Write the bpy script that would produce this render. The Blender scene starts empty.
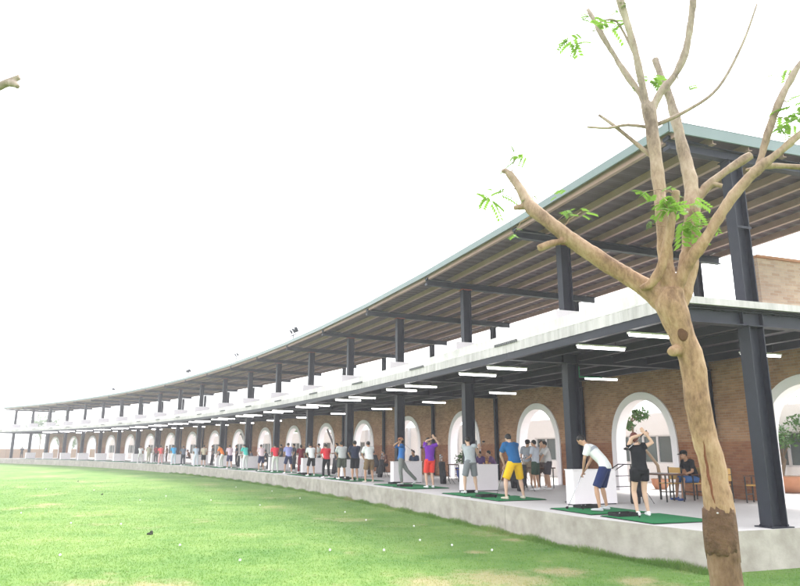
import bpy, bmesh, math, random
import numpy as np
from mathutils import Vector, Matrix
random.seed(7); rng = np.random.default_rng(7)
scene = bpy.context.scene
C = scene.collection
# ------------------------------------------------------------------ camera
PLAT = 0.65                    # platform top above the lawn
CAMZ = PLAT + 1.36
FPX, PITCH = 670.57, 0.228508  # focal length in pixels of an 800 px wide frame, upward pitch
cam_d = bpy.data.cameras.new('camera'); cam = bpy.data.objects.new('camera', cam_d); C.objects.link(cam)
cam_d.sensor_width = 36.0; cam_d.lens = 36.0 * FPX / 800.0
cam_d.clip_start = 0.1; cam_d.clip_end = 6000
cam.location = (0, 0, CAMZ); cam.rotation_euler = (math.pi / 2 + PITCH, 0, 0)
scene.camera = cam
# ------------------------------------------------------------------ world, sun, exposure
SUN_EL, SUN_AZ = math.radians(60), math.radians(42)    # azimuth measured from +Y towards +X
world = bpy.data.worlds.new('World'); scene.world = world; world.use_nodes = True
nt = world.node_tree; nt.nodes.clear()
w_out = nt.nodes.new('ShaderNodeOutputWorld'); w_bg = nt.nodes.new('ShaderNodeBackground')
sky = nt.nodes.new('ShaderNodeTexSky'); sky.sky_type = 'NISHITA'; sky.sun_disc = False
sky.sun_elevation = SUN_EL; sky.sun_rotation = SUN_AZ
sky.air_density = 1.0; sky.dust_density = 1.0; sky.ozone_density = 1.0
hsv = nt.nodes.new('ShaderNodeHueSaturation'); hsv.inputs['Saturation'].default_value = 0.12
nt.links.new(sky.outputs[0], hsv.inputs['Color']); nt.links.new(hsv.outputs[0], w_bg.inputs['Color'])
w_bg.inputs['Strength'].default_value = 0.15
nt.links.new(w_bg.outputs[0], w_out.inputs['Surface'])
sun_d = bpy.data.lights.new('sun', 'SUN'); sun = bpy.data.objects.new('sun', sun_d); C.objects.link(sun)
sun_d.energy = 1.0; sun_d.angle = math.radians(16); sun_d.color = (1.0, 0.95, 0.87)
sdir = Vector((math.sin(SUN_AZ) * math.cos(SUN_EL), math.cos(SUN_AZ) * math.cos(SUN_EL), math.sin(SUN_EL)))
sun.rotation_euler = sdir.to_track_quat('Z', 'Y').to_euler(); sun.location = (-20, -20, 40)
scene.view_settings.view_transform = 'Standard'; scene.view_settings.look = 'None'
scene.view_settings.gamma = 1.0; scene.view_settings.use_curve_mapping = False
scene.view_settings.exposure = 2.35

# ------------------------------------------------------------------ plan geometry: a circular arc of frames
CX, CY, RAD, A0, DA = -182.187, -53.837, 200.178, 0.338091, 0.0297527
DW = 4.93                       # front column line to arcade wall
NF = 20
BAY = RAD * DA
def er(i): a = A0 + DA * i; return Vector((math.cos(a), math.sin(a), 0))
def et(i): a = A0 + DA * i; return Vector((-math.sin(a), math.cos(a), 0))
def PT(r, i, z=0.0):
    """point at radial offset r from the front columns, frame coordinate i (chords between frames), z above platform"""
    k = min(max(math.floor(i), 0), NF - 2); t = i - k
    def c(j):
        a = A0 + DA * j; return Vector((CX + (RAD + r) * math.cos(a), CY + (RAD + r) * math.sin(a), PLAT + z))
    return c(k).lerp(c(k + 1), t)
CP, SP = math.cos(PITCH), math.sin(PITCH)
def ray(u, v):
    dx, dv = u - 400, 293 - v
    return Vector((dx, FPX * CP - dv * SP, FPX * SP + dv * CP))
def at(u, v, depth):
    """a point in the place seen in that direction at that distance ahead"""
    d = ray(u, v); return Vector((0, 0, CAMZ)) + d * (depth / d.y)
def a_of(u, v, r):
    d = ray(u, v); A = d.x ** 2 + d.y ** 2; B = -2 * (d.x * CX + d.y * CY); K = CX * CX + CY * CY - (RAD + r) ** 2
    t = (-B + math.sqrt(B * B - 4 * A * K)) / (2 * A)
    return (math.atan2(d.y * t - CY, d.x * t - CX) - A0) / DA
def ground(u, v, z=0.0):
    d = ray(u, v); t = (z - CAMZ) / d.z; return Vector((0, 0, CAMZ)) + d * t
ORD = ['first', 'second', 'third', 'fourth', 'fifth', 'sixth', 'seventh', 'eighth', 'ninth', 'tenth', 'eleventh', 'twelfth',
       'thirteenth', 'fourteenth', 'fifteenth', 'sixteenth', 'seventeenth', 'eighteenth', 'nineteenth', 'twentieth'] + ['%d' % k for k in range(21, 60)]

# ------------------------------------------------------------------ materials
def new_mat(name):
    m = bpy.data.materials.new(name); m.use_nodes = True
    n = m.node_tree; b = n.nodes['Principled BSDF']; return m, n, b
def simple(name, col, rough=0.6, metal=0.0, var=0.12, scale=6.0, bump=0.0, bscale=60.0, coords='Object', spec=0.25):
    """principled colour with a little noise variation and optional fine bump"""
    m, n, b = new_mat(name)
    tc = n.nodes.new('ShaderNodeTexCoord'); no = n.nodes.new('ShaderNodeTexNoise')
    no.inputs['Scale'].default_value = scale; no.inputs['Detail'].default_value = 6; no.inputs['Roughness'].default_value = 0.65
    n.links.new(tc.outputs[coords], no.inputs['Vector'])
    mx = n.nodes.new('ShaderNodeMix'); mx.data_type = 'RGBA'
    mx.inputs[6].default_value = (*[max(0, c * (1 - var)) for c in col], 1); mx.inputs[7].default_value = (*[min(1, c * (1 + var)) for c in col], 1)
    n.links.new(no.outputs['Fac'], mx.inputs[0]); n.links.new(mx.outputs[2], b.inputs['Base Color'])
    b.inputs['Roughness'].default_value = rough; b.inputs['Metallic'].default_value = metal; b.inputs['Specular IOR Level'].default_value = spec
    if bump:
        n2 = n.nodes.new('ShaderNodeTexNoise'); n2.inputs['Scale'].default_value = bscale; n2.inputs['Detail'].default_value = 4
        n.links.new(tc.outputs[coords], n2.inputs['Vector'])
        bp = n.nodes.new('ShaderNodeBump'); bp.inputs['Strength'].default_value = bump; bp.inputs['Distance'].default_value = 0.02
        n.links.new(n2.outputs['Fac'], bp.inputs['Height']); n.links.new(bp.outputs[0], b.inputs['Normal'])
    return m
M = {}
def mat(key, *a, **k):
    if key not in M: M[key] = simple(key, *a, **k)
    return M[key]
mat('steel', (0.013, 0.015, 0.026), 0.5, 0.0, 0.35, 3.0, 0.05, 30)
mat('steel_end', (0.019, 0.022, 0.035), 0.5, 0.0, 0.3, 3.0)
mat('purlin', (0.37, 0.235, 0.21), 0.5, 0.0, 0.25, 2.0)
mat('roof_under', (0.098, 0.070, 0.077), 0.55, 0.0, 0.2, 1.0)
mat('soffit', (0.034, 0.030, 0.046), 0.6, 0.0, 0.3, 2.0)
mat('joist', (0.02, 0.019, 0.034), 0.5, 0.0, 0.3, 2.0)
mat('teal', (0.18, 0.225, 0.24), 0.45, 0.0, 0.1, 2.0)
mat('white', (0.82, 0.775, 0.80), 0.55, 0.0, 0.05, 2.0)
mat('plaster', (0.80, 0.80, 0.80), 0.8, 0.0, 0.06, 1.5, 0.1, 40)
mat('comb', (0.13, 0.13, 0.14), 0.6)
mat('redoxide', (0.32, 0.07, 0.04), 0.7, 0.0, 0.3, 14.0)
mat('rubber', (0.012, 0.012, 0.013), 0.7)
mat('chrome', (0.55, 0.56, 0.58), 0.25, 1.0, 0.05)
mat('iron', (0.03, 0.028, 0.028), 0.5)
mat('wood', (0.52, 0.31, 0.09), 0.5, 0.0, 0.25, 9.0)
mat('darkwood', (0.10, 0.045, 0.025), 0.55, 0.0, 0.3, 9.0)
mat('ball', (0.85, 0.85, 0.83), 0.35, 0.0, 0.02)
mat('glass', (0.10, 0.13, 0.13), 0.12, 0.0, 0.2, 1.0)
mat('frame', (0.62, 0.63, 0.64), 0.5)
mat('terracotta', (0.42, 0.20, 0.11), 0.75, 0.0, 0.2, 6.0)
mat('bluepot', (0.04, 0.08, 0.42), 0.4)
mat('soil', (0.16, 0.10, 0.06), 0.95, 0.0, 0.3, 20.0)
mat('fence_brown', (0.26, 0.15, 0.10), 0.8, 0.0, 0.2, 3.0)
mat('paving', (0.46, 0.44, 0.41), 0.85, 0.0, 0.12, 2.0, 0.15, 30)
mat('bag', (0.018, 0.018, 0.022), 0.6)

def mat_streak(name, c0, c1, rough):
    """weathered sheet: vertical rain streaks and broad stains"""
    m, n, b = new_mat(name); tc = n.nodes.new('ShaderNodeTexCoord'); mp = n.nodes.new('ShaderNodeMapping'); mp.inputs['Scale'].default_value = (5, 5, .5)
    a = n.nodes.new('ShaderNodeTexNoise'); a.inputs['Scale'].default_value = 1.6; a.inputs['Detail'].default_value = 7; a.inputs['Roughness'].default_value = .7
    c = n.nodes.new('ShaderNodeTexNoise'); c.inputs['Scale'].default_value = .7; c.inputs['Detail'].default_value = 5
    n.links.new(tc.outputs['Object'], mp.inputs['Vector']); n.links.new(mp.outputs[0], a.inputs['Vector']); n.links.new(tc.outputs['Object'], c.inputs['Vector'])
    s = n.nodes.new('ShaderNodeMath'); s.operation = 'ADD'; n.links.new(a.outputs[0], s.inputs[0]); n.links.new(c.outputs[0], s.inputs[1])
    cr = n.nodes.new('ShaderNodeValToRGB'); e = cr.color_ramp.elements; e[0].position = .38; e[0].color = (*c0, 1); e[1].position = .60; e[1].color = (*c1, 1)
    h = n.nodes.new('ShaderNodeMath'); h.operation = 'MULTIPLY'; h.inputs[1].default_value = .5; n.links.new(s.outputs[0], h.inputs[0]); n.links.new(h.outputs[0], cr.inputs[0])
    n.links.new(cr.outputs[0], b.inputs['Base Color']); b.inputs['Roughness'].default_value = rough; b.inputs['Specular IOR Level'].default_value = .3
    return m
M['deck_white'] = mat_streak('deck_white', (.48, .45, .455), (.70, .65, .67), .6)
M['galv'] = mat_streak('galv', (.34, .315, .32), (.54, .50, .515), .5)
mat('floor_screed', (0.60, 0.575, 0.56), 0.6, 0.0, 0.12, 1.2, 0.1, 25)
def mat_concrete():
    m, n, b = new_mat('concrete')
    tc = n.nodes.new('ShaderNodeTexCoord')
    n1 = n.nodes.new('ShaderNodeTexNoise'); n1.inputs['Scale'].default_value = 0.8; n1.inputs['Detail'].default_value = 8; n1.inputs['Roughness'].default_value = 0.7
    n2 = n.nodes.new('ShaderNodeTexNoise'); n2.inputs['Scale'].default_value = 3.0; n2.inputs['Detail'].default_value = 8
    mp = n.nodes.new('ShaderNodeMapping'); mp.inputs['Scale'].default_value = (1.3, 1.3, 1.6)
    n3 = n.nodes.new('ShaderNodeTexNoise'); n3.inputs['Scale'].default_value = 2.4; n3.inputs['Detail'].default_value = 6
    n.links.new(tc.outputs['Object'], n1.inputs['Vector']); n.links.new(tc.outputs['Object'], n2.inputs['Vector'])
    n.links.new(tc.outputs['Object'], mp.inputs['Vector']); n.links.new(mp.outputs[0], n3.inputs['Vector'])
    cr = n.nodes.new('ShaderNodeValToRGB'); cr.color_ramp.elements[0].position = 0.34; cr.color_ramp.elements[0].color = (0.24, 0.21, 0.18, 1)
    cr.color_ramp.elements[1].position = 0.68; cr.color_ramp.elements[1].color = (0.50, 0.46, 0.415, 1)
    ad = n.nodes.new('ShaderNodeMath'); ad.operation = 'MULTIPLY_ADD'; ad.inputs[1].default_value = 0.45
    ad2 = n.nodes.new('ShaderNodeMath'); ad2.operation = 'MULTIPLY_ADD'; ad2.inputs[1].default_value = 0.35
    mu = n.nodes.new('ShaderNodeMath'); mu.operation = 'MULTIPLY'; mu.inputs[1].default_value = 0.2
    n.links.new(n2.outputs['Fac'], mu.inputs[0]); n.links.new(n3.outputs['Fac'], ad2.inputs[0]); n.links.new(mu.outputs[0], ad2.inputs[2])
    n.links.new(n1.outputs['Fac'], ad.inputs[0]); n.links.new(ad2.outputs[0], ad.inputs[2])
    n.links.new(ad.outputs[0], cr.inputs['Fac']); n.links.new(cr.outputs[0], b.inputs['Base Color'])
    b.inputs['Roughness'].default_value = 0.88
    bp = n.nodes.new('ShaderNodeBump'); bp.inputs['Strength'].default_value = 0.25; bp.inputs['Distance'].default_value = 0.02
    n4 = n.nodes.new('ShaderNodeTexNoise'); n4.inputs['Scale'].default_value = 18; n4.inputs['Detail'].default_value = 6
    n.links.new(tc.outputs['Object'], n4.inputs['Vector']); n.links.new(n4.outputs['Fac'], bp.inputs['Height']); n.links.new(bp.outputs[0], b.inputs['Normal'])
    return m
M['concrete'] = mat_concrete()
def mat_brick(name='brick', c1=(0.31, 0.160, 0.088, 1), c2=(0.46, 0.270, 0.160, 1), mo=(0.40, 0.30, 0.22, 1)):
    m, n, b = new_mat(name)
    uv = n.nodes.new('ShaderNodeUVMap'); uv.uv_map = 'UVMap'
    br = n.nodes.new('ShaderNodeTexBrick'); br.inputs['Scale'].default_value = 1.0
    br.inputs['Brick Width'].default_value = 0.215; br.inputs['Row Height'].default_value = 0.075; br.inputs['Mortar Size'].default_value = 0.008
    br.inputs['Mortar Smooth'].default_value = 0.3; br.inputs['Bias'].default_value = 0.0
    br.inputs['Color1'].default_value = c1; br.inputs['Color2'].default_value = c2; br.inputs['Mortar'].default_value = mo
    n.links.new(uv.outputs[0], br.inputs['Vector'])
    no = n.nodes.new('ShaderNodeTexNoise'); no.inputs['Scale'].default_value = 0.9; no.inputs['Detail'].default_value = 8; no.inputs['Roughness'].default_value = 0.7
    n.links.new(uv.outputs[0], no.inputs['Vector'])
    cr = n.nodes.new('ShaderNodeValToRGB'); cr.color_ramp.elements[0].position = 0.3; cr.color_ramp.elements[0].color = (0.72, 0.68, 0.66, 1)
    cr.color_ramp.elements[1].position = 0.75; cr.color_ramp.elements[1].color = (1.2, 1.16, 1.1, 1)
    n.links.new(no.outputs['Fac'], cr.inputs['Fac'])
    mx = n.nodes.new('ShaderNodeMix'); mx.data_type = 'RGBA'; mx.blend_type = 'MULTIPLY'; mx.inputs[0].default_value = 1
    n.links.new(br.outputs['Color'], mx.inputs[6]); n.links.new(cr.outputs[0], mx.inputs[7])
    # the lower courses are laid in a darker, redder brick
    sp = n.nodes.new('ShaderNodeSeparateXYZ'); n.links.new(uv.outputs[0], sp.inputs[0])
    gt = n.nodes.new('ShaderNodeMath'); gt.operation = 'LESS_THAN'; gt.inputs[1].default_value = 1.575; n.links.new(sp.outputs['Y'], gt.inputs[0])
    dk = n.nodes.new('ShaderNodeMix'); dk.data_type = 'RGBA'; dk.blend_type = 'MULTIPLY'; dk.inputs[7].default_value = (0.78, 0.62, 0.56, 1)
    n.links.new(gt.outputs[0], dk.inputs[0]); n.links.new(mx.outputs[2], dk.inputs[6]); n.links.new(dk.outputs[2], b.inputs['Base Color'])
    b.inputs['Roughness'].default_value = 0.9
    bp = n.nodes.new('ShaderNodeBump'); bp.inputs['Strength'].default_value = 0.8; bp.inputs['Distance'].default_value = 0.01; bp.invert = True
    n.links.new(br.outputs['Fac'], bp.inputs['Height']); b.inputs['Specular IOR Level'].default_value = .2; n.links.new(bp.outputs[0], b.inputs['Normal'])
    return m
M['brick'] = mat_brick(); M['brick_skylit'] = mat_brick('brick_skylit', (.42, .29, .22, 1), (.54, .42, .34, 1), (.50, .42, .36, 1))  # second brick is a paler copy: sky light on the upper wall painted in
def mat_lawn(name, blades=False):
    m, n, b = new_mat(name)
    geo = n.nodes.new('ShaderNodeNewGeometry')
    def noise(scale, det=5, ro=0.6):
        x = n.nodes.new('ShaderNodeTexNoise'); x.inputs['Scale'].default_value = scale; x.inputs['Detail'].default_value = det; x.inputs['Roughness'].default_value = ro
        n.links.new(geo.outputs['Position'], x.inputs['Vector']); return x
    a, b2, c = noise(0.16), noise(0.9, 6, 0.7), noise(7.0, 6, 0.75)
    s = n.nodes.new('ShaderNodeMath'); s.operation = 'MULTIPLY_ADD'; s.inputs[1].default_value = 0.45
    s2 = n.nodes.new('ShaderNodeMath'); s2.operation = 'MULTIPLY_ADD'; s2.inputs[1].default_value = 0.33
    s3 = n.nodes.new('ShaderNodeMath'); s3.operation = 'MULTIPLY'; s3.inputs[1].default_value = 0.22
    n.links.new(c.outputs[0], s3.inputs[0]); n.links.new(b2.outputs[0], s2.inputs[0]); n.links.new(s3.outputs[0], s2.inputs[2])
    n.links.new(a.outputs[0], s.inputs[0]); n.links.new(s2.outputs[0], s.inputs[2])
    cr = n.nodes.new('ShaderNodeValToRGB'); e = cr.color_ramp.elements
    e[0].position = 0.36; e[0].color = (0.058, 0.158, 0.028, 1); e[1].position = 0.66; e[1].color = (0.240, 0.325, 0.100, 1)
    q = cr.color_ramp.elements.new(0.50); q.color = (0.134, 0.238, 0.056, 1)
    n.links.new(s.outputs[0], cr.inputs['Fac'])
    # dry worn patches, with a shape of their own
    d = noise(0.33, 7, 0.68); d.inputs['Vector'].default_value = (0, 0, 0)
    dr = n.nodes.new('ShaderNodeValToRGB'); dr.color_ramp.elements[0].position = 0.57; dr.color_ramp.elements[1].position = 0.70
    n.links.new(d.outputs[0], dr.inputs['Fac'])
    mx = n.nodes.new('ShaderNodeMix'); mx.data_type = 'RGBA'; mx.inputs[7].default_value = (0.33, 0.30, 0.15, 1) if blades else (0.36, 0.31, 0.18, 1)
    ml = n.nodes.new('ShaderNodeMath'); ml.operation = 'MULTIPLY'; ml.inputs[1].default_value = 0.8
    acc = dr.outputs[0]; wn = noise(2.6, 7, .75)
    for (u, v, rad) in ((500, 580, 2.0), (430, 582, 1.2), (476, 552, .5), (560, 572, 1.1), (640, 582, 1.0), (512, 540, .6), (150, 590, 1.6)):
        p = ground(u, v); vd = n.nodes.new('ShaderNodeVectorMath'); vd.operation = 'DISTANCE'; vd.inputs[1].default_value = p; n.links.new(geo.outputs['Position'], vd.inputs[0])
        mr = n.nodes.new('ShaderNodeMapRange'); mr.inputs[1].default_value = rad; mr.inputs[2].default_value = 0.0; n.links.new(vd.outputs['Value'], mr.inputs[0])
        sm = n.nodes.new('ShaderNodeMath'); sm.operation = 'MULTIPLY'; n.links.new(mr.outputs[0], sm.inputs[0]); n.links.new(wn.outputs[0], sm.inputs[1])
        m2 = n.nodes.new('ShaderNodeMapRange'); m2.inputs[1].default_value = .22; m2.inputs[2].default_value = .42; n.links.new(sm.outputs[0], m2.inputs[0])
        mxm = n.nodes.new('ShaderNodeMath'); mxm.operation = 'MAXIMUM'; n.links.new(acc, mxm.inputs[0]); n.links.new(m2.outputs[0], mxm.inputs[1]); acc = mxm.outputs[0]
    n.links.new(acc, ml.inputs[0]); n.links.new(ml.outputs[0], mx.inputs[0]); n.links.new(cr.outputs[0], mx.inputs[6])
    n.links.new(mx.outputs[2], b.inputs['Base Color']); b.inputs['Roughness'].default_value = 0.85
    b.inputs['Specular IOR Level'].default_value = 0.2
    if blades:
        br_ = n.nodes.new('ShaderNodeMix'); br_.data_type = 'RGBA'; br_.blend_type = 'MULTIPLY'; br_.inputs[0].default_value = 1; br_.inputs[7].default_value = (1.35, 1.3, 1.3, 1)   # blade colour brightened to offset the shade between blades
        n.links.new(mx.outputs[2], br_.inputs[6]); n.links.new(br_.outputs[2], b.inputs['Base Color'])
        tr = n.nodes.new('ShaderNodeBsdfTranslucent'); ms = n.nodes.new('ShaderNodeMixShader'); ms.inputs[0].default_value = 0.5
        n.links.new(br_.outputs[2], tr.inputs['Color']); n.links.new(b.outputs[0], ms.inputs[1]); n.links.new(tr.outputs[0], ms.inputs[2])
        n.links.new(ms.outputs[0], n.nodes['Material Output'].inputs['Surface'])
    else:
        bp = n.nodes.new('ShaderNodeBump'); bp.inputs['Strength'].default_value = 0.6; bp.inputs['Distance'].default_value = 0.05
        n4 = noise(26, 5, 0.7); n.links.new(n4.outputs[0], bp.inputs['Height']); n.links.new(bp.outputs[0], b.inputs['Normal'])
    return m
M['lawn'] = mat_lawn('lawn'); M['blades'] = mat_lawn('blades', True)
mat('leaf', (0.06, 0.15, 0.03), 0.55, 0, 0.4, 2.0)
mat('leaf_pale', (0.11, 0.17, 0.07), 0.6, 0, 0.35, 1.0)
mat('bark_small', (0.20, 0.15, 0.10), 0.85, 0, 0.3, 8.0)
mat('turf', (0.016, 0.185, 0.062), 0.9, 0, 0.3, 25.0, 0.4, 220)
def mat_leaf(name, col):
    m = simple(name, col, .5, 0, .3, 8); n = m.node_tree; b = n.nodes['Principled BSDF']
    tr = n.nodes.new('ShaderNodeBsdfTranslucent'); ms = n.nodes.new('ShaderNodeMixShader'); ms.inputs[0].default_value = .5
    tr.inputs['Color'].default_value = (col[0] * 1.2, col[1] * 1.2, col[2], 1); n.links.new(b.outputs[0], ms.inputs[1]); n.links.new(tr.outputs[0], ms.inputs[2]); n.links.new(ms.outputs[0], n.nodes['Material Output'].inputs['Surface'])
    return m
M['leaf_bright'] = mat_leaf('leaf_bright', (0.15, 0.27, 0.05))
def emis(name, col, s):
    m = bpy.data.materials.new(name); m.use_nodes = True; n = m.node_tree
    n.nodes['Principled BSDF'].inputs['Emission Color'].default_value = (*col, 1); n.nodes['Principled BSDF'].inputs['Emission Strength'].default_value = s
    return m
M['tube'] = emis('tube', (1.0, 0.97, 0.98), 3.0)

# ------------------------------------------------------------------ mesh helpers
class MB:
    def __init__(s): s.v = []; s.f = []; s.uv = None
    def quad(s, a, b, c, d):
        k = len(s.v); s.v += [tuple(a), tuple(b), tuple(c), tuple(d)]; s.f.append((k, k + 1, k + 2, k + 3))
    def hexa(s, p):
        """8 points: bottom 0-3, top 4-7 (same winding)"""
        k = len(s.v); s.v += [tuple(q) for q in p]
        for f in ((0, 3, 2, 1), (4, 5, 6, 7), (0, 1, 5, 4), (1, 2, 6, 5), (2, 3, 7, 6), (3, 0, 4, 7)): s.f.append(tuple(k + j for j in f))
    def box(s, o, ax, ay, az, x0, x1, y0, y1, z0, z1):
        P = lambda x, y, z: o + ax * x + ay * y + az * z
        s.hexa([P(x0, y0, z0), P(x1, y0, z0), P(x1, y1, z0), P(x0, y1, z0), P(x0, y0, z1), P(x1, y0, z1), P(x1, y1, z1), P(x0, y1, z1)])
    def arcbox(s, r0, r1, i0, i1, z0, z1):
        """box between two frame coordinates, following the plan"""
        s.hexa([PT(r0, i0, z0), PT(r1, i0, z0), PT(r1, i1, z0), PT(r0, i1, z0), PT(r0, i0, z1), PT(r1, i0, z1), PT(r1, i1, z1), PT(r0, i1, z1)])
    def tube(s, pts, rad, n=8, cap=True, side=None):
        """swept tube; rad: list of r or (rx, ry)"""
        pts = [Vector(p) for p in pts]; N = len(pts); rings = []
        ref = Vector(side) if side is not None else None; prev = None
        for k in range(N):
            t = (pts[min(k + 1, N - 1)] - pts[max(k - 1, 0)])
            t = t.normalized() if t.length > 1e-9 else Vector((0, 0, 1))
            if ref is not None: sx = ref - t * ref.dot(t)
            elif prev is not None: sx = prev - t * prev.dot(t)
            else: sx = t.orthogonal()
            if sx.length < 1e-6: sx = t.orthogonal()
            sx.normalize(); prev = sx; sy = t.cross(sx)
            r = rad[k] if isinstance(rad, (list, tuple)) else rad
            rx, ry = r if isinstance(r, (list, tuple)) else (r, r)
            b = len(s.v)
            for j in range(n):
                a = 2 * math.pi * j / n; s.v.append(tuple(pts[k] + sx * (math.cos(a) * rx) + sy * (math.sin(a) * ry)))
            rings.append(b)
        for k in range(N - 1):
            for j in range(n):
                j2 = (j + 1) % n; s.f.append((rings[k] + j, rings[k] + j2, rings[k + 1] + j2, rings[k + 1] + j))
        if cap:
            s.f.append(tuple(rings[0] + j for j in reversed(range(n)))); s.f.append(tuple(rings[-1] + j for j in range(n)))
    def ellipsoid(s, c, rx, ry, rz, ax=None, ay=None, az=None, n=12, m=8):
        c = Vector(c); ax = ax or Vector((1, 0, 0)); ay = ay or Vector((0, 1, 0)); az = az or Vector((0, 0, 1)); b = len(s.v)
        s.v.append(tuple(c - az * rz))
        for k in range(1, m):
            ph = -math.pi / 2 + math.pi * k / m
            for j in range(n):
                a = 2 * math.pi * j / n
                s.v.append(tuple(c + ax * (rx * math.cos(ph) * math.cos(a)) + ay * (ry * math.cos(ph) * math.sin(a)) + az * (rz * math.sin(ph))))
        s.v.append(tuple(c + az * rz)); top = len(s.v) - 1
        for j in range(n):
            j2 = (j + 1) % n; s.f.append((b, b + 1 + j2, b + 1 + j)); s.f.append((top, top - n + j, top - n + j2))
            for k in range(m - 2): q = b + 1 + k * n; s.f.append((q + j, q + j2, q + n + j2, q + n + j))
    def mesh(s, name):
        me = bpy.data.meshes.new(name); me.from_pydata(s.v, [], s.f); me.update(); return me
    def build(s, name, m, parent=None, smooth=False, recalc=True):
        me = s.mesh(name)
        if recalc:
            bm = bmesh.new(); bm.from_mesh(me); bmesh.ops.recalc_face_normals(bm, faces=bm.faces[:]); bm.to_mesh(me); bm.free()
        me.materials.append(M[m] if isinstance(m, str) else m)
        if smooth: me.polygons.foreach_set('use_smooth', [True] * len(me.polygons))
        o = bpy.data.objects.new(name, me); C.objects.link(o)
        if parent is not None: adopt(o, parent)
        return o
def adopt(o, parent):
    """parent without moving: parts are written in world coordinates"""
    o.parent = parent; o.matrix_parent_inverse = Matrix.Translation(parent.location).inverted() if parent.type == 'EMPTY' and parent.parent is None else Matrix.Identity(4)
def empty(name, loc):
    o = bpy.data.objects.new(name, None); C.objects.link(o); o.location = loc; o.empty_display_size = 0.2; return o
def tag(o, label, cat, group=None):
    o['label'] = label; o['category'] = cat
    if group: o['group'] = group
    return o
def structure(o): o['kind'] = 'structure'; return o
Z = Vector((0, 0, 1))

# ================================================================== the setting
# ground sheet out to the horizon
mb = MB(); mb.quad((-3000, -60, 0), (3000, -60, 0), (3000, 4000, 0), (-3000, 4000, 0)); structure(mb.build('ground', 'lawn'))
# concrete platform of the tees (top, front and end faces), one casting per bay
I0, I1, REAR = -0.038, 19.06, DW + 0.45
mb = MB(); ks = [I0, 0.47] + list(range(1, 19)) + [I1]
def front(i): return -2.15 if i >= 0.47 else -2.15 + 0.55 * (0.47 - i) / (0.47 - I0)
def platform_cell(mb, a, b, inset, rear, z0, z1):
    mb.hexa([PT(front(a) + inset, a, z0), PT(rear, a, z0), PT(rear, b, z0), PT(front(b) + inset, b, z0), PT(front(a) + inset, a, z1), PT(rear, a, z1), PT(rear, b, z1), PT(front(b) + inset, b, z1)])
for a, b in zip(ks[:-1], ks[1:]): platform_cell(mb, a + (0.0012 if a >= 1 else 0), b - (0.0012 if 1 <= b < 19 else 0), 0, REAR, -PLAT - 0.2, 0.0)
structure(mb.build('platform', 'concrete'))
mb = MB()
for a, b in zip(ks[:-1], ks[1:]): platform_cell(mb, a + (0.004 if a < 0 else 0.0006), b - 0.0006, .02, REAR - .02, 0.0005, 0.004)
structure(mb.build('platform_floor', 'floor_screed'))
# paved court behind the arcade
mb = MB()
for a, b in zip(ks[:-1], ks[1:]): mb.arcbox(REAR + 0.01, 22, a, b, -PLAT - 0.2, -0.02)
structure(mb.build('court_paving', 'paving'))

# grass blades over the near lawn
def grass():
    n = 230000
    # sample in the view: depth with falling density
    y = 9.5 + (1 - np.sqrt(rng.random(n))) * 42
    x = (rng.random(n) * 2 - 1) * (y * 0.66 + 1.0)
    rr = np.hypot(x - CX, y - CY) - RAD
    aa = (np.arctan2(y - CY, x - CX) - A0) / DA; fr = np.where(aa > .47, -2.15, -2.15 + .55 * (.47 - aa) / (.47 - I0)); keep = (rr < fr - .03) | (aa < I0 - 0.01); x, y = x[keep], y[keep]; n = len(x)
    hgt = 0.010 + 0.024 * rng.random(n)
    w = (0.003 + 0.003 * rng.random(n)) * (1 + 0.05 * y)
    a = rng.random(n) * 2 * np.pi; lean = 0.6 * hgt; la = rng.random(n) * 2 * np.pi
    v = np.zeros((n, 3, 3), np.float32)
    v[:, 0] = np.stack([x - np.cos(a) * w, y - np.sin(a) * w, np.zeros(n) - 0.002], 1)
    v[:, 1] = np.stack([x + np.cos(a) * w, y + np.sin(a) * w, np.zeros(n) - 0.002], 1)
    v[:, 2] = np.stack([x + np.cos(la) * lean, y + np.sin(la) * lean, hgt], 1)
    me = bpy.data.meshes.new('lawn_grass'); me.vertices.add(n * 3); me.vertices.foreach_set('co', v.ravel())
    me.loops.add(n * 3); me.loops.foreach_set('vertex_index', np.arange(n * 3, dtype=np.int32))
    me.polygons.add(n); me.polygons.foreach_set('loop_start', np.arange(0, n * 3, 3, dtype=np.int32))
    me.polygons.foreach_set('loop_total', np.full(n, 3, np.int32)); me.update(); me.validate()
    me.materials.append(M['blades']); o = bpy.data.objects.new('lawn_grass', me); C.objects.link(o)
    o['kind'] = 'stuff'; o['label'] = 'short green grass of the range lawn'; o['category'] = 'grass'
grass()
# taller tufts left along the foot of the platform
def edge_tufts():
    n = 26000; i = I0 + rng.random(n) ** 1.6 * 9; out = 2.17 + np.abs(rng.normal(0, 0.10, n))
    v = np.zeros((n, 3, 3), np.float32); f1 = rng.random(n)
    for k in range(n):
        p = PT(front(float(i[k])) + 2.15 - out[k], float(i[k]), -PLAT); h = (0.04 + 0.10 * f1[k] ** 2) * (0.6 + 0.8 * (math.sin(i[k] * 19) * 0.5 + 0.5)); w = 0.006 + 0.0015 * i[k]; a = f1[k] * 40
        dx, dy = math.cos(a) * w, math.sin(a) * w
        v[k, 0] = (p.x - dx, p.y - dy, -0.002); v[k, 1] = (p.x + dx, p.y + dy, -0.002); v[k, 2] = (p.x + math.sin(a * 3) * h * 0.6, p.y - abs(math.cos(a * 3)) * h * 0.4, h)
    me = bpy.data.meshes.new('edge_grass'); me.from_pydata(v.reshape(-1, 3).tolist(), [], [(3 * k, 3 * k + 1, 3 * k + 2) for k in range(n)])
    me.materials.append(M['blades']); o = bpy.data.objects.new('edge_grass', me); C.objects.link(o)
    o['kind'] = 'stuff'; o['label'] = 'uneven grass tufts along the foot of the concrete platform'; o['category'] = 'grass'
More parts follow.
